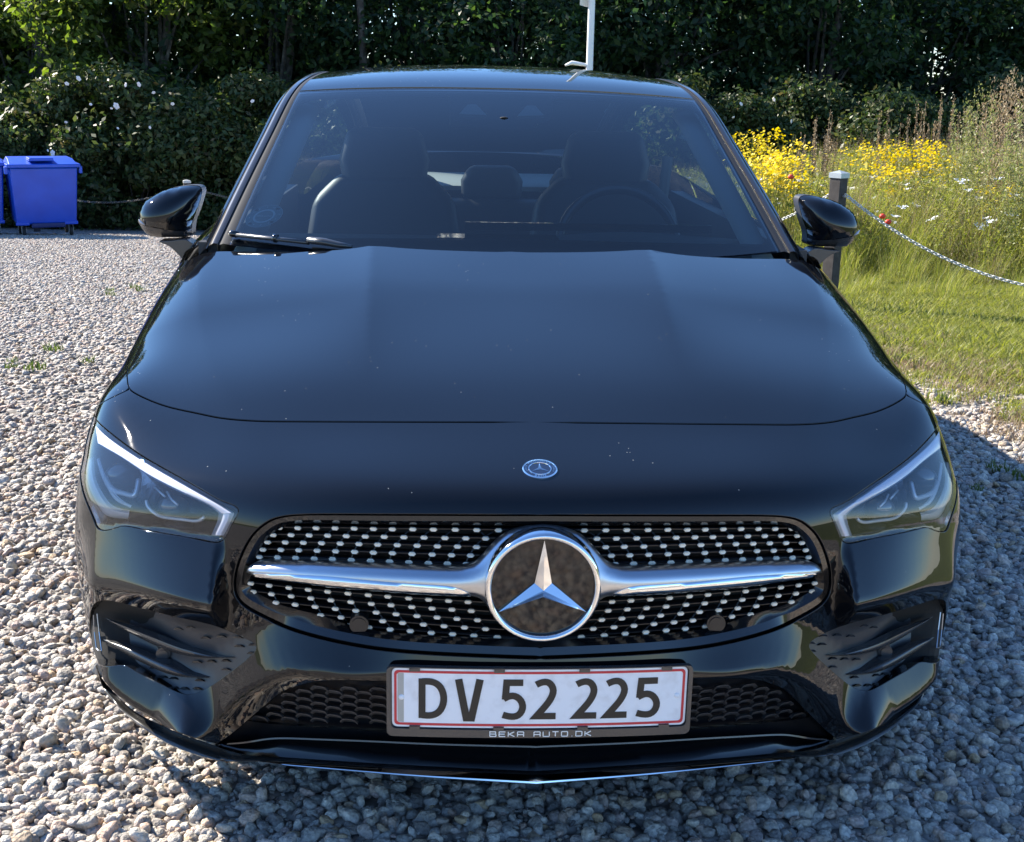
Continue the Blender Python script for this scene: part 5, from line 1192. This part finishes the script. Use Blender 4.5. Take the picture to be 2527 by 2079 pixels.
def put(name, label, cat, group, parts, x, y, s=1., rz=0., sz=None):
    e = empty(name, (x, y, gzf(x, y)), rz); e.scale = (s, s, sz or s); tag(e, label+' '+place_words(x, y), cat, group)
    for nm, me in parts: link(nm, me, e)
    return e
rr = random.Random(3)
x = -18.
while x < 26:
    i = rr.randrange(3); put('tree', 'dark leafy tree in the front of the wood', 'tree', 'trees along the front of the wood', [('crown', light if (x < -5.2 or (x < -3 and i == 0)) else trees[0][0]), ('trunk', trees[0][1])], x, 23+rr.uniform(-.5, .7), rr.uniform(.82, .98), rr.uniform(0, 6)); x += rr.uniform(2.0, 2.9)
x = -14.5
while x < 30:
    i = rr.choice((1, 2)); put('tree', 'taller dark tree deeper in the wood', 'tree', 'taller trees deeper in the wood', [('crown', trees[i][0]), ('trunk', trees[i][1])], x, 26.4+rr.uniform(-.8, .8), rr.uniform(.9, 1.08), rr.uniform(0, 6)); x += rr.uniform(2.3, 3.3)
x = -15.5
while x < 36:
    put('tree', 'tall tree at the back of the wood', 'tree', 'tall trees at the back of the wood', [('crown', trees[3][0]), ('trunk', trees[3][1])], x, 31+rr.uniform(-1, 1.5), rr.uniform(.9, 1.1), rr.uniform(0, 6)); x += rr.uniform(3.2, 4.2)
bl = []
x = -17.
while x < 19:
    i = rr.randrange(3); sc_ = rr.uniform(.92, 1.12)*(1 if x < 2 else .9)
    b_ = put('rose_bush', 'dark green rose bush in the hedge', 'bush', 'rose bushes of the hedge', [('foliage', bushes[i][0]), ('stem', bushes[i][1])], x, 20.0+rr.uniform(-.35, .5), sc_, rr.uniform(0, 6)); bl.append(b_); x += rr.uniform(1.0, 1.35)
# white rose blossoms on the hedge
bm_ = MB()
for k in range(5):
    a = k*1.2566; bm_.ball((.035*math.cos(a), .0, .035*math.sin(a)), (.032, .008, .032), 6, 4)
blo = bpy.data.meshes.new('blossom'); blo.from_pydata(bm_.V, [], bm_.F); blo.materials.append(mat('rose_white', (.78, .72, .68), .6))
bpy.context.view_layer.update()
for u, v, s_ in [(194,194,1.2),(165,207,1.),(310,210,1.),(343,209,1.1),(379,229,.8),(287,262,1.5),(275,268,.6),(426,257,.9),(623,250,.9),(163,302,.7),(291,317,.6),(370,315,.7),(130,378,1.3),(118,372,.6),(1910,246,1.),(1829,257,1.),(1953,300,.9),(1810,290,.7),(224,258,.7)]:
    P = atY(u, v, 18.72); b_ = min(bl, key=lambda q: abs(q.location.x-P[0])); o = link('blossom', blo, None); o.parent = b_; o.matrix_parent_inverse = b_.matrix_world.inverted(); o.location = P; o.scale = (s_*.6, s_*.6, s_*.45); o.rotation_euler = (rr.uniform(-.5, .5), rr.uniform(0, 6), rr.uniform(-.6, .6))
# two trunks that show through the leaves at the top left
for j, (u0, u1, rr0, lb) in enumerate(((62, 118, .17, 'dark leaning trunk with an ivy-covered tree above it, at the far left'), (870, 905, .09, 'slim dark bare trunk standing in the wood right of the first gap'))):
    a = atY(u1, 250, 22.0); b = atY(u0, -120, 22.0); a[2] = gzf(a[0], 22)-.2; mb = MB(); mb.tube(smooth_path([a, (a+b)/2+[.08, 0, 0], b+[0, 0, 1.5]], 14), np.linspace(rr0, rr0*.6, 14), 9)
    e = empty('bare_trunk_tree', (a[0], a[1], a[2])); tag(e, lb, 'tree'); o = mb.build('trunk', M['bark'], None, True); o.parent = e; o.matrix_parent_inverse = Matrix.Translation(-Vector(a))
# ---------------------------------------------------------------- grass, lawn and meadow
def tuft(name, seed, n, rad, h0, h1, wd, lean, m):
    r = np.random.default_rng(seed); a = r.uniform(0, 6.28, n); q = rad*np.sqrt(r.random(n)); B = np.c_[q*np.cos(a), q*np.sin(a), np.zeros(n)]; h = r.uniform(h0, h1, n)
    la = r.uniform(0, 6.28, n); Ld = np.c_[np.cos(la), np.sin(la), np.zeros(n)]*(h*lean*r.uniform(.2, 1, n))[:, None]; W_ = np.c_[-np.sin(la), np.cos(la), np.zeros(n)]*wd/2
    up = np.c_[np.zeros(n), np.zeros(n), h]
    p0, p1, p2 = B, B+up*.55+Ld*.35, B+up*.95+Ld
    V = np.stack([p0-W_, p0+W_, p1+W_*.8, p1-W_*.8, p2+W_*.15, p2-W_*.15], 1).reshape(-1, 3); k = np.arange(n)*6
    return fast_mesh(name, V, np.vstack([np.c_[k, k+1, k+2, k+3], np.c_[k+3, k+2, k+4, k+5]]), m)
M['grass'] = leaf_mat('meadow_grass', [(.14, .18, .03), (.21, .235, .045), (.27, .25, .075), (.16, .205, .04), (.32, .28, .13), (.19, .23, .05)], .5)
M['lawn'] = leaf_mat('lawn_grass', [(.18, .205, .038), (.24, .25, .05), (.15, .18, .034), (.29, .265, .095), (.20, .225, .042)], .45)
M['weed'] = leaf_mat('weed_green', [(.07, .11, .025), (.11, .14, .04)], .3)
M['straw'] = leaf_mat('dry_stalks', [(.28, .22, .13), (.20, .14, .09), (.34, .28, .18), (.16, .10, .07)], .3)
r = np.random.default_rng(11)
lt = [tuft('lawn_tuft', 80+i, 90, .10, .012, .055, .0045, 1.5, M['lawn']) for i in range(4)]
n = 22000; P = np.c_[r.uniform(1.2, 11, n), r.uniform(.5, 13, n)]; k = P[:, 0] > edge_x(P[:, 1])+r.normal(0, .16, n)-.02; P = P[k]; P = np.c_[P, gz(P[:, 0], P[:, 1])]; P = P[in_view(P, 520)]; n = len(P); s = r.uniform(.7, 1.35, n)*np.where(r.random(n) < .12, 1.5, 1)
instancer('lawn', P, np.c_[np.zeros(n), np.zeros(n), r.uniform(0, 6.28, n)], np.c_[s, s, s], r.integers(0, 4, n), lt)
def herb(i):
    q = np.random.default_rng(210+i); n = 260; c = np.c_[q.normal(0, .10, n), q.normal(0, .10, n), q.random(n)**.8*.85]; V, Q = leaf_cloud(q, c, np.full(n, .03), n, .020 if i else .014, aspect=.35); return fast_mesh('meadow_herb', V, Q, M['grass'] if i else M['mugw'])
M['mugw'] = leaf_mat('mugwort_leaves', [(.16, .19, .06), (.22, .22, .09), (.13, .16, .05), (.26, .23, .12)], .35)
mt = [tuft('meadow_tuft', 90+i, 100, .17, .25, .95, .005, .75, M['grass']) for i in range(3)]+[herb(i) for i in range(2)]+[tuft('meadow_tuft', 95, 60, .14, .5, 1.1, .0035, .4, M['straw'])]
NM = 6
def mfront(x): return 9.0-.42*(np.asarray(x)-3.2)
n = 12500; P = np.c_[r.uniform(.6, 16, n), r.uniform(4, 19, n)]; d_ = P[:, 1]-mfront(P[:, 0]); k = d_ > r.normal(0, .22, n); P = P[k]; d_ = d_[k]; P = np.c_[P, gz(P[:, 0], P[:, 1])]; kk = in_view(P, 900); P = P[kk]; d_ = d_[kk]; n = len(P)
rise = sstep(P[:, 0], 4.2, 6.2); s = (.42+.55*sstep(d_, 0, 1.4)+.35*rise*sstep(d_, .4, 2.2))*r.uniform(.8, 1.15, n)
instancer('meadow', P, np.c_[r.normal(0, .12, n), r.normal(0, .12, n), r.uniform(0, 6.28, n)], np.c_[s*1.1, s*1.1, s], np.where(r.random(n) < .12, 5, r.integers(0, 5, n)), mt); print('meadow', n)
# coarse clumps on the lawn edge and weeds among the stones
n = 260; P = np.c_[r.uniform(2.6, 7, n), r.uniform(5.5, 9.2, n)]; k = (P[:, 1] > mfront(P[:, 0])-1.5); P = P[k]; P = np.c_[P, gz(P[:, 0], P[:, 1])]; n = len(P); s = r.uniform(.12, .34, n)
instancer('rough_grass', P, np.c_[np.zeros(n), np.zeros(n), r.uniform(0, 6.28, n)], np.c_[s*1.6, s*1.6, s], r.integers(0, 4, n), mt)
wt = [tuft('weed_tuft', 99+i, 34, .05, .015, .05, .006, 1.3, M['weed']) for i in range(3)]
n = 900; P = np.c_[r.uniform(-6, 2.9, n), r.uniform(-.5, 9, n)]; nz = np.sin(P[:, 0]*2.3+1)*np.sin(P[:, 1]*1.7)+np.sin(P[:, 0]*5.1)*np.sin(P[:, 1]*4.3+2)*.6; k = (nz > .62) | ((P[:, 0] > 1.2) & (P[:, 1] > .8) & (r.random(n) < .35)); P = P[k & (P[:, 0] < edge_x(P[:, 1]))]; P = np.c_[P, gz(P[:, 0], P[:, 1])+.012]; n = len(P); s = r.uniform(.6, 1.3, n)
instancer('weeds', P, np.c_[np.zeros(n), np.zeros(n), r.uniform(0, 6.28, n)], np.c_[s, s, s], r.integers(0, 3, n), wt)
dt = [tuft('dry_tuft', 190+i, 40, .06, .01, .05, .004, 1.6, M['straw']) for i in range(2)]+[tuft('dry_tuft', 195, 50, .07, .01, .05, .004, 1.4, M['lawn'])]
n = 1500; yy = r.uniform(.3, 8, n); P = np.c_[edge_x(yy)+r.normal(-.15, .28, n), yy]; P = np.c_[P, gz(P[:, 0], P[:, 1])+.008]; P = P[in_view(P, 60)]; n = len(P); s = r.uniform(.5, 1.3, n)
instancer('dry_weeds', P, np.c_[np.zeros(n), np.zeros(n), r.uniform(0, 6.28, n)], np.c_[s, s, s], r.integers(0, 3, n), dt)
# ---------------------------------------------------------------- flowering plants
M['yellow'] = leaf_mat('yellow_petals', [(.62, .46, .01), (.75, .58, .02), (.55, .40, .01)], .25)
def spray(r, tops, n, rad, size, flat=.4):
    k = r.integers(0, len(tops), n); c = tops[k]+r.normal(size=(n, 3))*np.array([rad, rad, rad*flat]); a = r.uniform(0, 6.28, n); nn = np.c_[r.normal(0, .35, n), r.normal(0, .35, n)-.3, np.ones(n)]; nn /= np.linalg.norm(nn, axis=1)[:, None]
    u_ = np.cross(nn, np.c_[np.cos(a), np.sin(a), np.zeros(n)]); u_ /= np.linalg.norm(u_, axis=1)[:, None]; v_ = np.cross(nn, u_); s = size*r.uniform(.7, 1.3, n)[:, None]
    return np.stack([c-u_*s, c-v_*s, c+u_*s, c+v_*s], 1).reshape(-1, 3), np.arange(4*n).reshape(-1, 4)
def stemm(name, r, tops, m, leaves=40, lsz=.035):
    mb = MB()
    for t in tops: mb.tube([np.array([t[0]*.25, t[1]*.25, 0]), np.array([t[0]*.6, t[1]*.6, t[2]*.6]), t], [.006, .004, .002], 4, caps=False)
    V = np.array(mb.V); Q = np.array(mb.F); zz = r.uniform(.15, .85, leaves); c = tops[r.integers(0, len(tops), leaves)]*np.c_[zz*.9, zz*.9, zz]; V2, Q2 = leaf_cloud(r, c, np.full(leaves, .04), leaves, lsz)
    return fast_mesh(name, np.vstack([V, V2]), np.vstack([Q, Q2+len(V)]), m)
rag = []
for i in range(3):
    rg = np.random.default_rng(120+i); tops = np.c_[rg.normal(0, .13, 9), rg.normal(0, .13, 9), rg.uniform(.72, 1.0, 9)]; V, Q = spray(rg, tops, 130, .06, .016); rag.append((fast_mesh('flower_heads', V, Q, M['yellow']), stemm('stems', rg, tops, M['grass'])))
def side_words(u, v):
    q = 'left' if u < 1880 else 'middle' if u < 1940 else 'right' if u < 2050 else 'left' if u < 2200 else 'middle' if u < 2290 else 'right'
    return ', in its '+('upper ' if v < 362 else 'lower ')+q+' part'
def plantat(name, label, cat, group, parts, u, v, Y, htop, s=1.):
    """stand a plant of height htop so that its head shows in this direction"""
    P = atY(u, v, Y); z0 = gzf(P[0], Y); hh = max(.3, P[2]-z0)/htop; e = empty(name, (P[0], Y, z0), rr.uniform(0, 6)); e.scale = (s, s, hh); tag(e, label+side_words(u, v), cat, group)
    for nm, me in parts:
        o = link(nm, me, e)
        if nm != 'stems': o['kind'] = 'stuff'
for u, v, Y in [(1838,312,11.5),(1862,330,11),(1850,345,10.6),(1893,360,10.5),(1930,320,11.2),(1948,335,11),(1905,378,10),(1935,372,10.2),(1962,368,10.4),(1925,400,9.8),(1890,395,9.9),(1960,405,9.7),(1985,408,9.8)]:
    plantat('ragwort', 'yellow flowering ragwort in the thick clump nearest the car', 'flower', 'ragwort in the clump nearest the car', [('flower_heads', rag[rr.randrange(3)][0]), ('stems', rag[rr.randrange(3)][1])], u, v, Y, 1.0, .9)
for u, v, Y in [(2118,342,12),(2150,350,11.5),(2175,352,11.8),(2205,350,11.6),(2235,350,11.4),(2262,342,11.7),(2290,335,12),(2300,352,11.2),(2190,372,11),(2215,400,10.5),(2232,415,10.3),(2275,372,11),(2310,378,10.8),(2450,448,9.6)]:
    plantat('ragwort', 'yellow flowering ragwort in the wide drift beyond the chain', 'flower', 'ragwort in the drift beyond the chain', [('flower_heads', rag[rr.randrange(3)][0]), ('stems', rag[rr.randrange(3)][1])], u, v, Y, 1.0, .85)
docks = []
for i in range(3):
    rg = np.random.default_rng(140+i); tops = np.c_[rg.normal(0, .07, 6), rg.normal(0, .07, 6), rg.uniform(.78, 1.02, 6)]; k = rg.integers(0, 6, 420); t_ = rg.uniform(.55, 1, 420)[:, None]; c = tops[k]*np.c_[t_, t_, t_]
    V, Q = leaf_cloud(rg, c, np.full(420, .022), 420, .011); V2_ = MB(); [V2_.tube([np.array([t[0]*.2, t[1]*.2, 0]), t], [.006, .002], 4, caps=False) for t in tops]; V0 = np.array(V2_.V); docks.append(fast_mesh('seed_spikes', np.vstack([V0, V]), np.vstack([np.array(V2_.F), Q+len(V0)]), M['straw']))
for u, v, Y in [(1905,330,12.2),(1975,322,12.4),(1990,328,12.2),(2022,290,12.6),(2040,275,12.8),(2052,278,12.6),(2035,300,12.3),(2190,262,13),(2220,275,13),(2260,272,12.8),(2282,245,13),(2320,240,13),(2360,242,12.8),(2385,265,12.4),(2410,250,12.2),(2440,262,12)]:
    plantat('dock_plant', 'brown dried dock spikes standing above the meadow', 'plant', 'dried docks above the meadow', [('seed_spikes', docks[rr.randrange(3)])], u, v, Y, 1.0, .9)
mug = []
for i in range(2):
    rg = np.random.default_rng(160+i); tops = np.c_[rg.normal(0, .12, 10), rg.normal(0, .12, 10), rg.uniform(.8, 1.05, 10)]; k = rg.integers(0, 10, 900); t_ = rg.uniform(.3, 1, 900)[:, None]; V, Q = leaf_cloud(rg, tops[k]*t_, np.full(900, .035), 900, .0125, aspect=.4); mug.append(fast_mesh('leafy_spikes', V, Q, M['mugw'] if i == 0 else M['straw']))
for u, v, Y, k in [(2425,215,10.5,0),(2405,245,10.6,0),(2440,235,10.2,0),(2485,200,10.6,1),(2500,215,10,1),(2515,180,10.5,1),(2527,210,9.8,1),(2480,240,9.8,1),(2460,260,9.6,0),(2510,260,9.2,0),(2530,290,8.8,0),(2390,275,10.2,0)]:
    plantat('mugwort', 'tall leafy green mugwort at the right edge of the meadow' if k == 0 else 'tall brown seeding mugwort at the right edge of the meadow', 'plant', 'green mugwort at the right edge' if k == 0 else 'brown mugwort at the right edge', [('leafy_spikes', mug[k])], u, v, Y, 1.0, 1.)
M['poppy'] = mat('poppy_red', (.65, .05, .02), .5)
for i, (u, v, Y, lb) in enumerate([(2178,534,8.6,'bright red poppy seen just behind the chain, the brighter of the two'), (2192,548,8.5,'smaller red poppy just below the brighter one'), (1952,437,9.2,'red poppy under the yellow ragwort clump')]):
    P = atY(u, v, Y); e = empty('poppy', (P[0], Y, gzf(P[0], Y))); tag(e, lb, 'flower'); h_ = P[2]-gzf(P[0], Y); mb = MB(); mb.ball((0, 0, h_), (.030, .024, .022), 8, 5); mb.build('petals', M['poppy'], e, True); mb = MB(); mb.tube([(0, 0, 0), (.01, 0, h_)], .002, 4); mb.build('stem', M['weed'], e)
# white umbels dotted through the meadow
ub = []
rg = np.random.default_rng(170); V, Q = spray(rg, np.zeros((1, 3)), 26, .025, .011, .2); um = fast_mesh('umbel', V, Q, M['white'])
n = 420; P = np.c_[rg.uniform(2.2, 9, n), rg.uniform(8.6, 14, n)]; P = P[P[:, 1] > mfront(P[:, 0])+.3]; n = len(P); z = gz(P[:, 0], P[:, 1])+rg.uniform(.45, .95, n); s = rg.uniform(.3, 1.2, n)**1.5
instancer('white_umbels', np.c_[P, z], rg.normal(0, .2, (n, 3)), np.c_[s, s, s], np.zeros(n, int), [um])
# ---------------------------------------------------------------- blue wheeled bins
M['bin'] = mat('bin_blue_plastic', (.006, .06, .46), .38, noise=(3, (.008, .08, .56), .35, .7)); M['bindark'] = mat('bin_dark_blue', (.006, .02, .12), .5)
M['galv'] = mat('galvanised_steel', (.45, .47, .48), .45, .6)
def bin_at(x, y, rz, label):
    b = empty('wheeled_bin', (x, y, gzf(x, y)), rz); b.scale = (.94, .94, .97); tag(b, label, 'bin', None)
    mb = MB(); q = [(.44, .34, .20), (.445, .345, .24), (.50, .41, 1.05)]; V = []
    for hx, hy, z in q: V += [(-hx, -hy, z), (hx, -hy, z), (hx, hy, z), (-hx, hy, z)]
    mb.add(V, [(3, 2, 1, 0)]+[(i+4*k, (i+1) % 4+4*k, (i+1) % 4+4*k+4, i+4*k+4) for k in range(2) for i in range(4)]+[(8, 9, 10, 11)]); mb.build('body', M['bin'], b, False, bevel=.03, seg=3)
    for xx in (-.36, .36): m2 = MB(); m2.box((xx, -.345, .215), (.2, .03, .05)); m2.build('foot_rim', M['bin'], b, False, bevel=.008)
    m2 = MB(); m2.box((.02, -.30, .185), (.50, .12, .07)); m2.build('drain_skirt', M['bindark'], b, False, bevel=.01)
    m2 = MB(); m2.box((0, -.01, 1.075), (1.08, .90, .055)); m2.build('rim', M['bin'], b, False, bevel=.012)
    for xx in (-.545, .545): m2 = MB(); m2.box((xx, -.36, 1.01), (.05, .10, .11)); m2.build('lift_lug', M['bin'], b, False, bevel=.01)
    m2 = MB(); m2.add([(-.50, -.42, 1.10), (.50, -.42, 1.10), (.48, -.05, 1.16), (-.48, -.05, 1.16), (-.46, .40, 1.17), (.46, .40, 1.17), (-.50, .42, 1.10), (.50, .42, 1.10)], [(0, 1, 2, 3), (3, 2, 5, 4), (4, 5, 7, 6), (0, 3, 4, 6), (1, 7, 5, 2)]); lid = m2.build('lid', M['bin'], b, False, bevel=.01)
    m2 = MB(); m2.box((-.03, -.22, 1.165), (.36, .40, .05)); m2.build('lid_grip', M['bin'], lid, False, bevel=.015)
    for xx in (-.34, .36):
        for yy in (-.26, .26):
            w_ = empty('castor'); w_.parent = b; m2 = MB(); m2.tube([(xx-.02, yy, .08), (xx+.02, yy, .08)], .08, 16); m2.build('wheel', M['tyre'], w_, True, angle=30)
            m2 = MB()
            for sx in (-.032, .032): m2.add([(xx+sx, yy-.05, .19), (xx+sx, yy+.05, .19), (xx+sx, yy+.03, .07), (xx+sx, yy-.0, .06)], [(0, 1, 2, 3)]); m2.box((xx+sx, yy, .13), (.006, .05, .12))
            m2.box((xx, yy, .193), (.09, .11, .012)); m2.build('bracket', M['galv'], w_)
    return b
pB = atY(122, 592, 17.0); bin_at(pB[0]-.13, 17.25, math.radians(24), 'blue four-wheeled refuse bin in front of the hedge, the one seen whole')
bin_at(pB[0]-1.15, 17.15, math.radians(22), 'blue refuse bin cut off by the left edge of the photograph')
# ---------------------------------------------------------------- posts and chains
M['cap'] = mat('post_cap_grey', (.42, .45, .46), .45, .4); M['chaind'] = mat('chain_dull', (.16, .15, .13), .6); M['chainw'] = mat('chain_white', (.50, .50, .47), .45, .2)
def post(x, y, h, rz, label, wd=.09):
    z = gzf(x, y); e = empty('chain_post', (x, y, z), rz); tag(e, label, 'post'); mb = MB(); mb.box((0, 0, (h-.3)/2), (wd, wd, h+.3)); mb.build('post_shaft', M['blind'], e, False, bevel=.004)
    m2 = MB(); k = wd/2+.006; m2.add([(-k, -k, h-.03), (k, -k, h-.03), (k, k, h-.03), (-k, k, h-.03), (-k, -k, h+.004), (k, -k, h+.004), (k, k, h+.004), (-k, k, h+.004), (0, 0, h+.022)], [(0, 1, 5, 4), (1, 2, 6, 5), (2, 3, 7, 6), (3, 0, 4, 7), (4, 5, 8), (5, 6, 8), (6, 7, 8), (7, 4, 8)]); m2.build('post_cap', M['cap'], e)
    m2 = MB(); m2.tube([(0, -wd/2-.0, h-.155), (0, -wd/2-.02, h-.155)], .008, 8); m2.build('hook', M['galv'], e); return e, z
pp = atY(2072, 425, 6.9); hpost = pp[2]-gzf(pp[0], 6.9); post(pp[0], 6.9, hpost-.01, math.radians(38), 'dark wooden post with a grey cap behind the right-hand door mirror')
def chain(name, label, a, b, sag, link_l=.034, r_=.0040, m_='chainw'):
    a, b = np.array(a, float), np.array(b, float); t = np.linspace(0, 1, 200); P = a+(b-a)*t[:, None]; P[:, 2] -= sag*4*t*(1-t); d = np.r_[0, np.cumsum(np.linalg.norm(np.diff(P, axis=0), axis=1))]; n = int(d[-1]/(link_l*.72)); mb = MB()
    for i in range(n):
        c = np.array([np.interp((i+.5)/n*d[-1], d, P[:, k]) for k in range(3)]); c2 = np.array([np.interp((i+.6)/n*d[-1], d, P[:, k]) for k in range(3)]); T = c2-c; T /= np.linalg.norm(T); s_ = np.cross(T, [0, 0, 1]); s_ /= np.linalg.norm(s_); q = np.cross(T, s_); w1 = s_ if i % 2 else q; w1 = w1*.85+(q if i % 2 else -s_)*.5
        mb.tube([c+T*link_l/2*math.cos(th)+w1*link_l*.30*math.sin(th) for th in np.linspace(0, 2*math.pi, 11)[:-1]], r_, 5, closed=True)
    o = mb.build(name, M[m_], None, True); tag(o, label, 'chain'); return o
hk = np.array([pp[0]+.035, 6.84, pp[2]-.15])
e2 = np.array([4.75, 5.0, .50]); chain('chain', 'pale chain sagging from the grey-capped post to the right edge', hk, e2, .42)
post(4.80, 4.95, .78, .4, 'dark post that holds the near end of the chain', .09)
e3 = np.array([1.35, 10.2, .38]); chain('chain', 'pale chain running from the post away behind the car', hk+[-.08, .06, 0], e3, .36); post(1.32, 10.25, .95, .5, 'dark wooden chain post hidden behind the car')
pf = atY(461, 447, 18.0); post(pf[0], 18.0, pf[2]-gzf(pf[0], 18), .3, 'distant dark post with a pale cap above the left-hand door mirror', .1)
post(-6.6, 18.35, .75, .2, 'dark post hidden behind the blue bins'); post(-.6, 18.0, .9, .2, 'distant dark chain post behind the windscreen')
chain('chain', 'thin chain hanging between the bin and the distant pale-capped post', (-6.6, 18.3, -.42), (pf[0], 18, pf[2]-.08), .22, .05, .0032, 'chaind')
chain('chain', 'thin chain dropping from the distant pale-capped post behind the car', (pf[0], 18, pf[2]-.08), (-.6, 18, -.25), .30, .05, .0032, 'chaind')
# ---------------------------------------------------------------- flagpole
fp = atY(1457, 100, 14.0); e = empty('flagpole', (fp[0], 14, gzf(fp[0], 14))); tag(e, 'white pole rising behind the car roof', 'flagpole')
M['polew'] = mat('pole_white', (.78, .78, .76), .4)
mb = MB(); mb.tube([(0, 0, 0), (0, 0, 7)], [.046, .036], 20); mb.build('pole_shaft', M['polew'], e, True, angle=40); mb = MB(); mb.tube([(0, 0, 0), (0, 0, .3)], .07, 16); mb.build('pole_base', M['galv'], e)
fb = atY(1425, 18, 14.0); mb = MB(); mb.grid([[(-.02-.13*t+.0, -.02+.04*math.sin(t*5), (fb[2]-gzf(fp[0], 14))+.10*(1-t)*0+.02*t+h) for t in np.linspace(0, 1, 8)] for h in (0, .7, 1.4)]); mb.build('pennant', mat('pennant_cream', (.72, .66, .56), .7), e, True)
bh = atY(1410, 158, 14.0); mb = MB(); mb.tube([(-.30, 0, bh[2]-gzf(fp[0], 14)-.02), (-.22, 0, bh[2]-gzf(fp[0], 14)+.012), (-.02, 0, bh[2]-gzf(fp[0], 14)-.012)], [.012, .026, .018], 8); mb.build('cleat_cover', M['polew'], e, True)
print('tris', sum(len(p.vertices)-2 for me in bpy.data.meshes if me.users for p in me.polygons) if False else '')
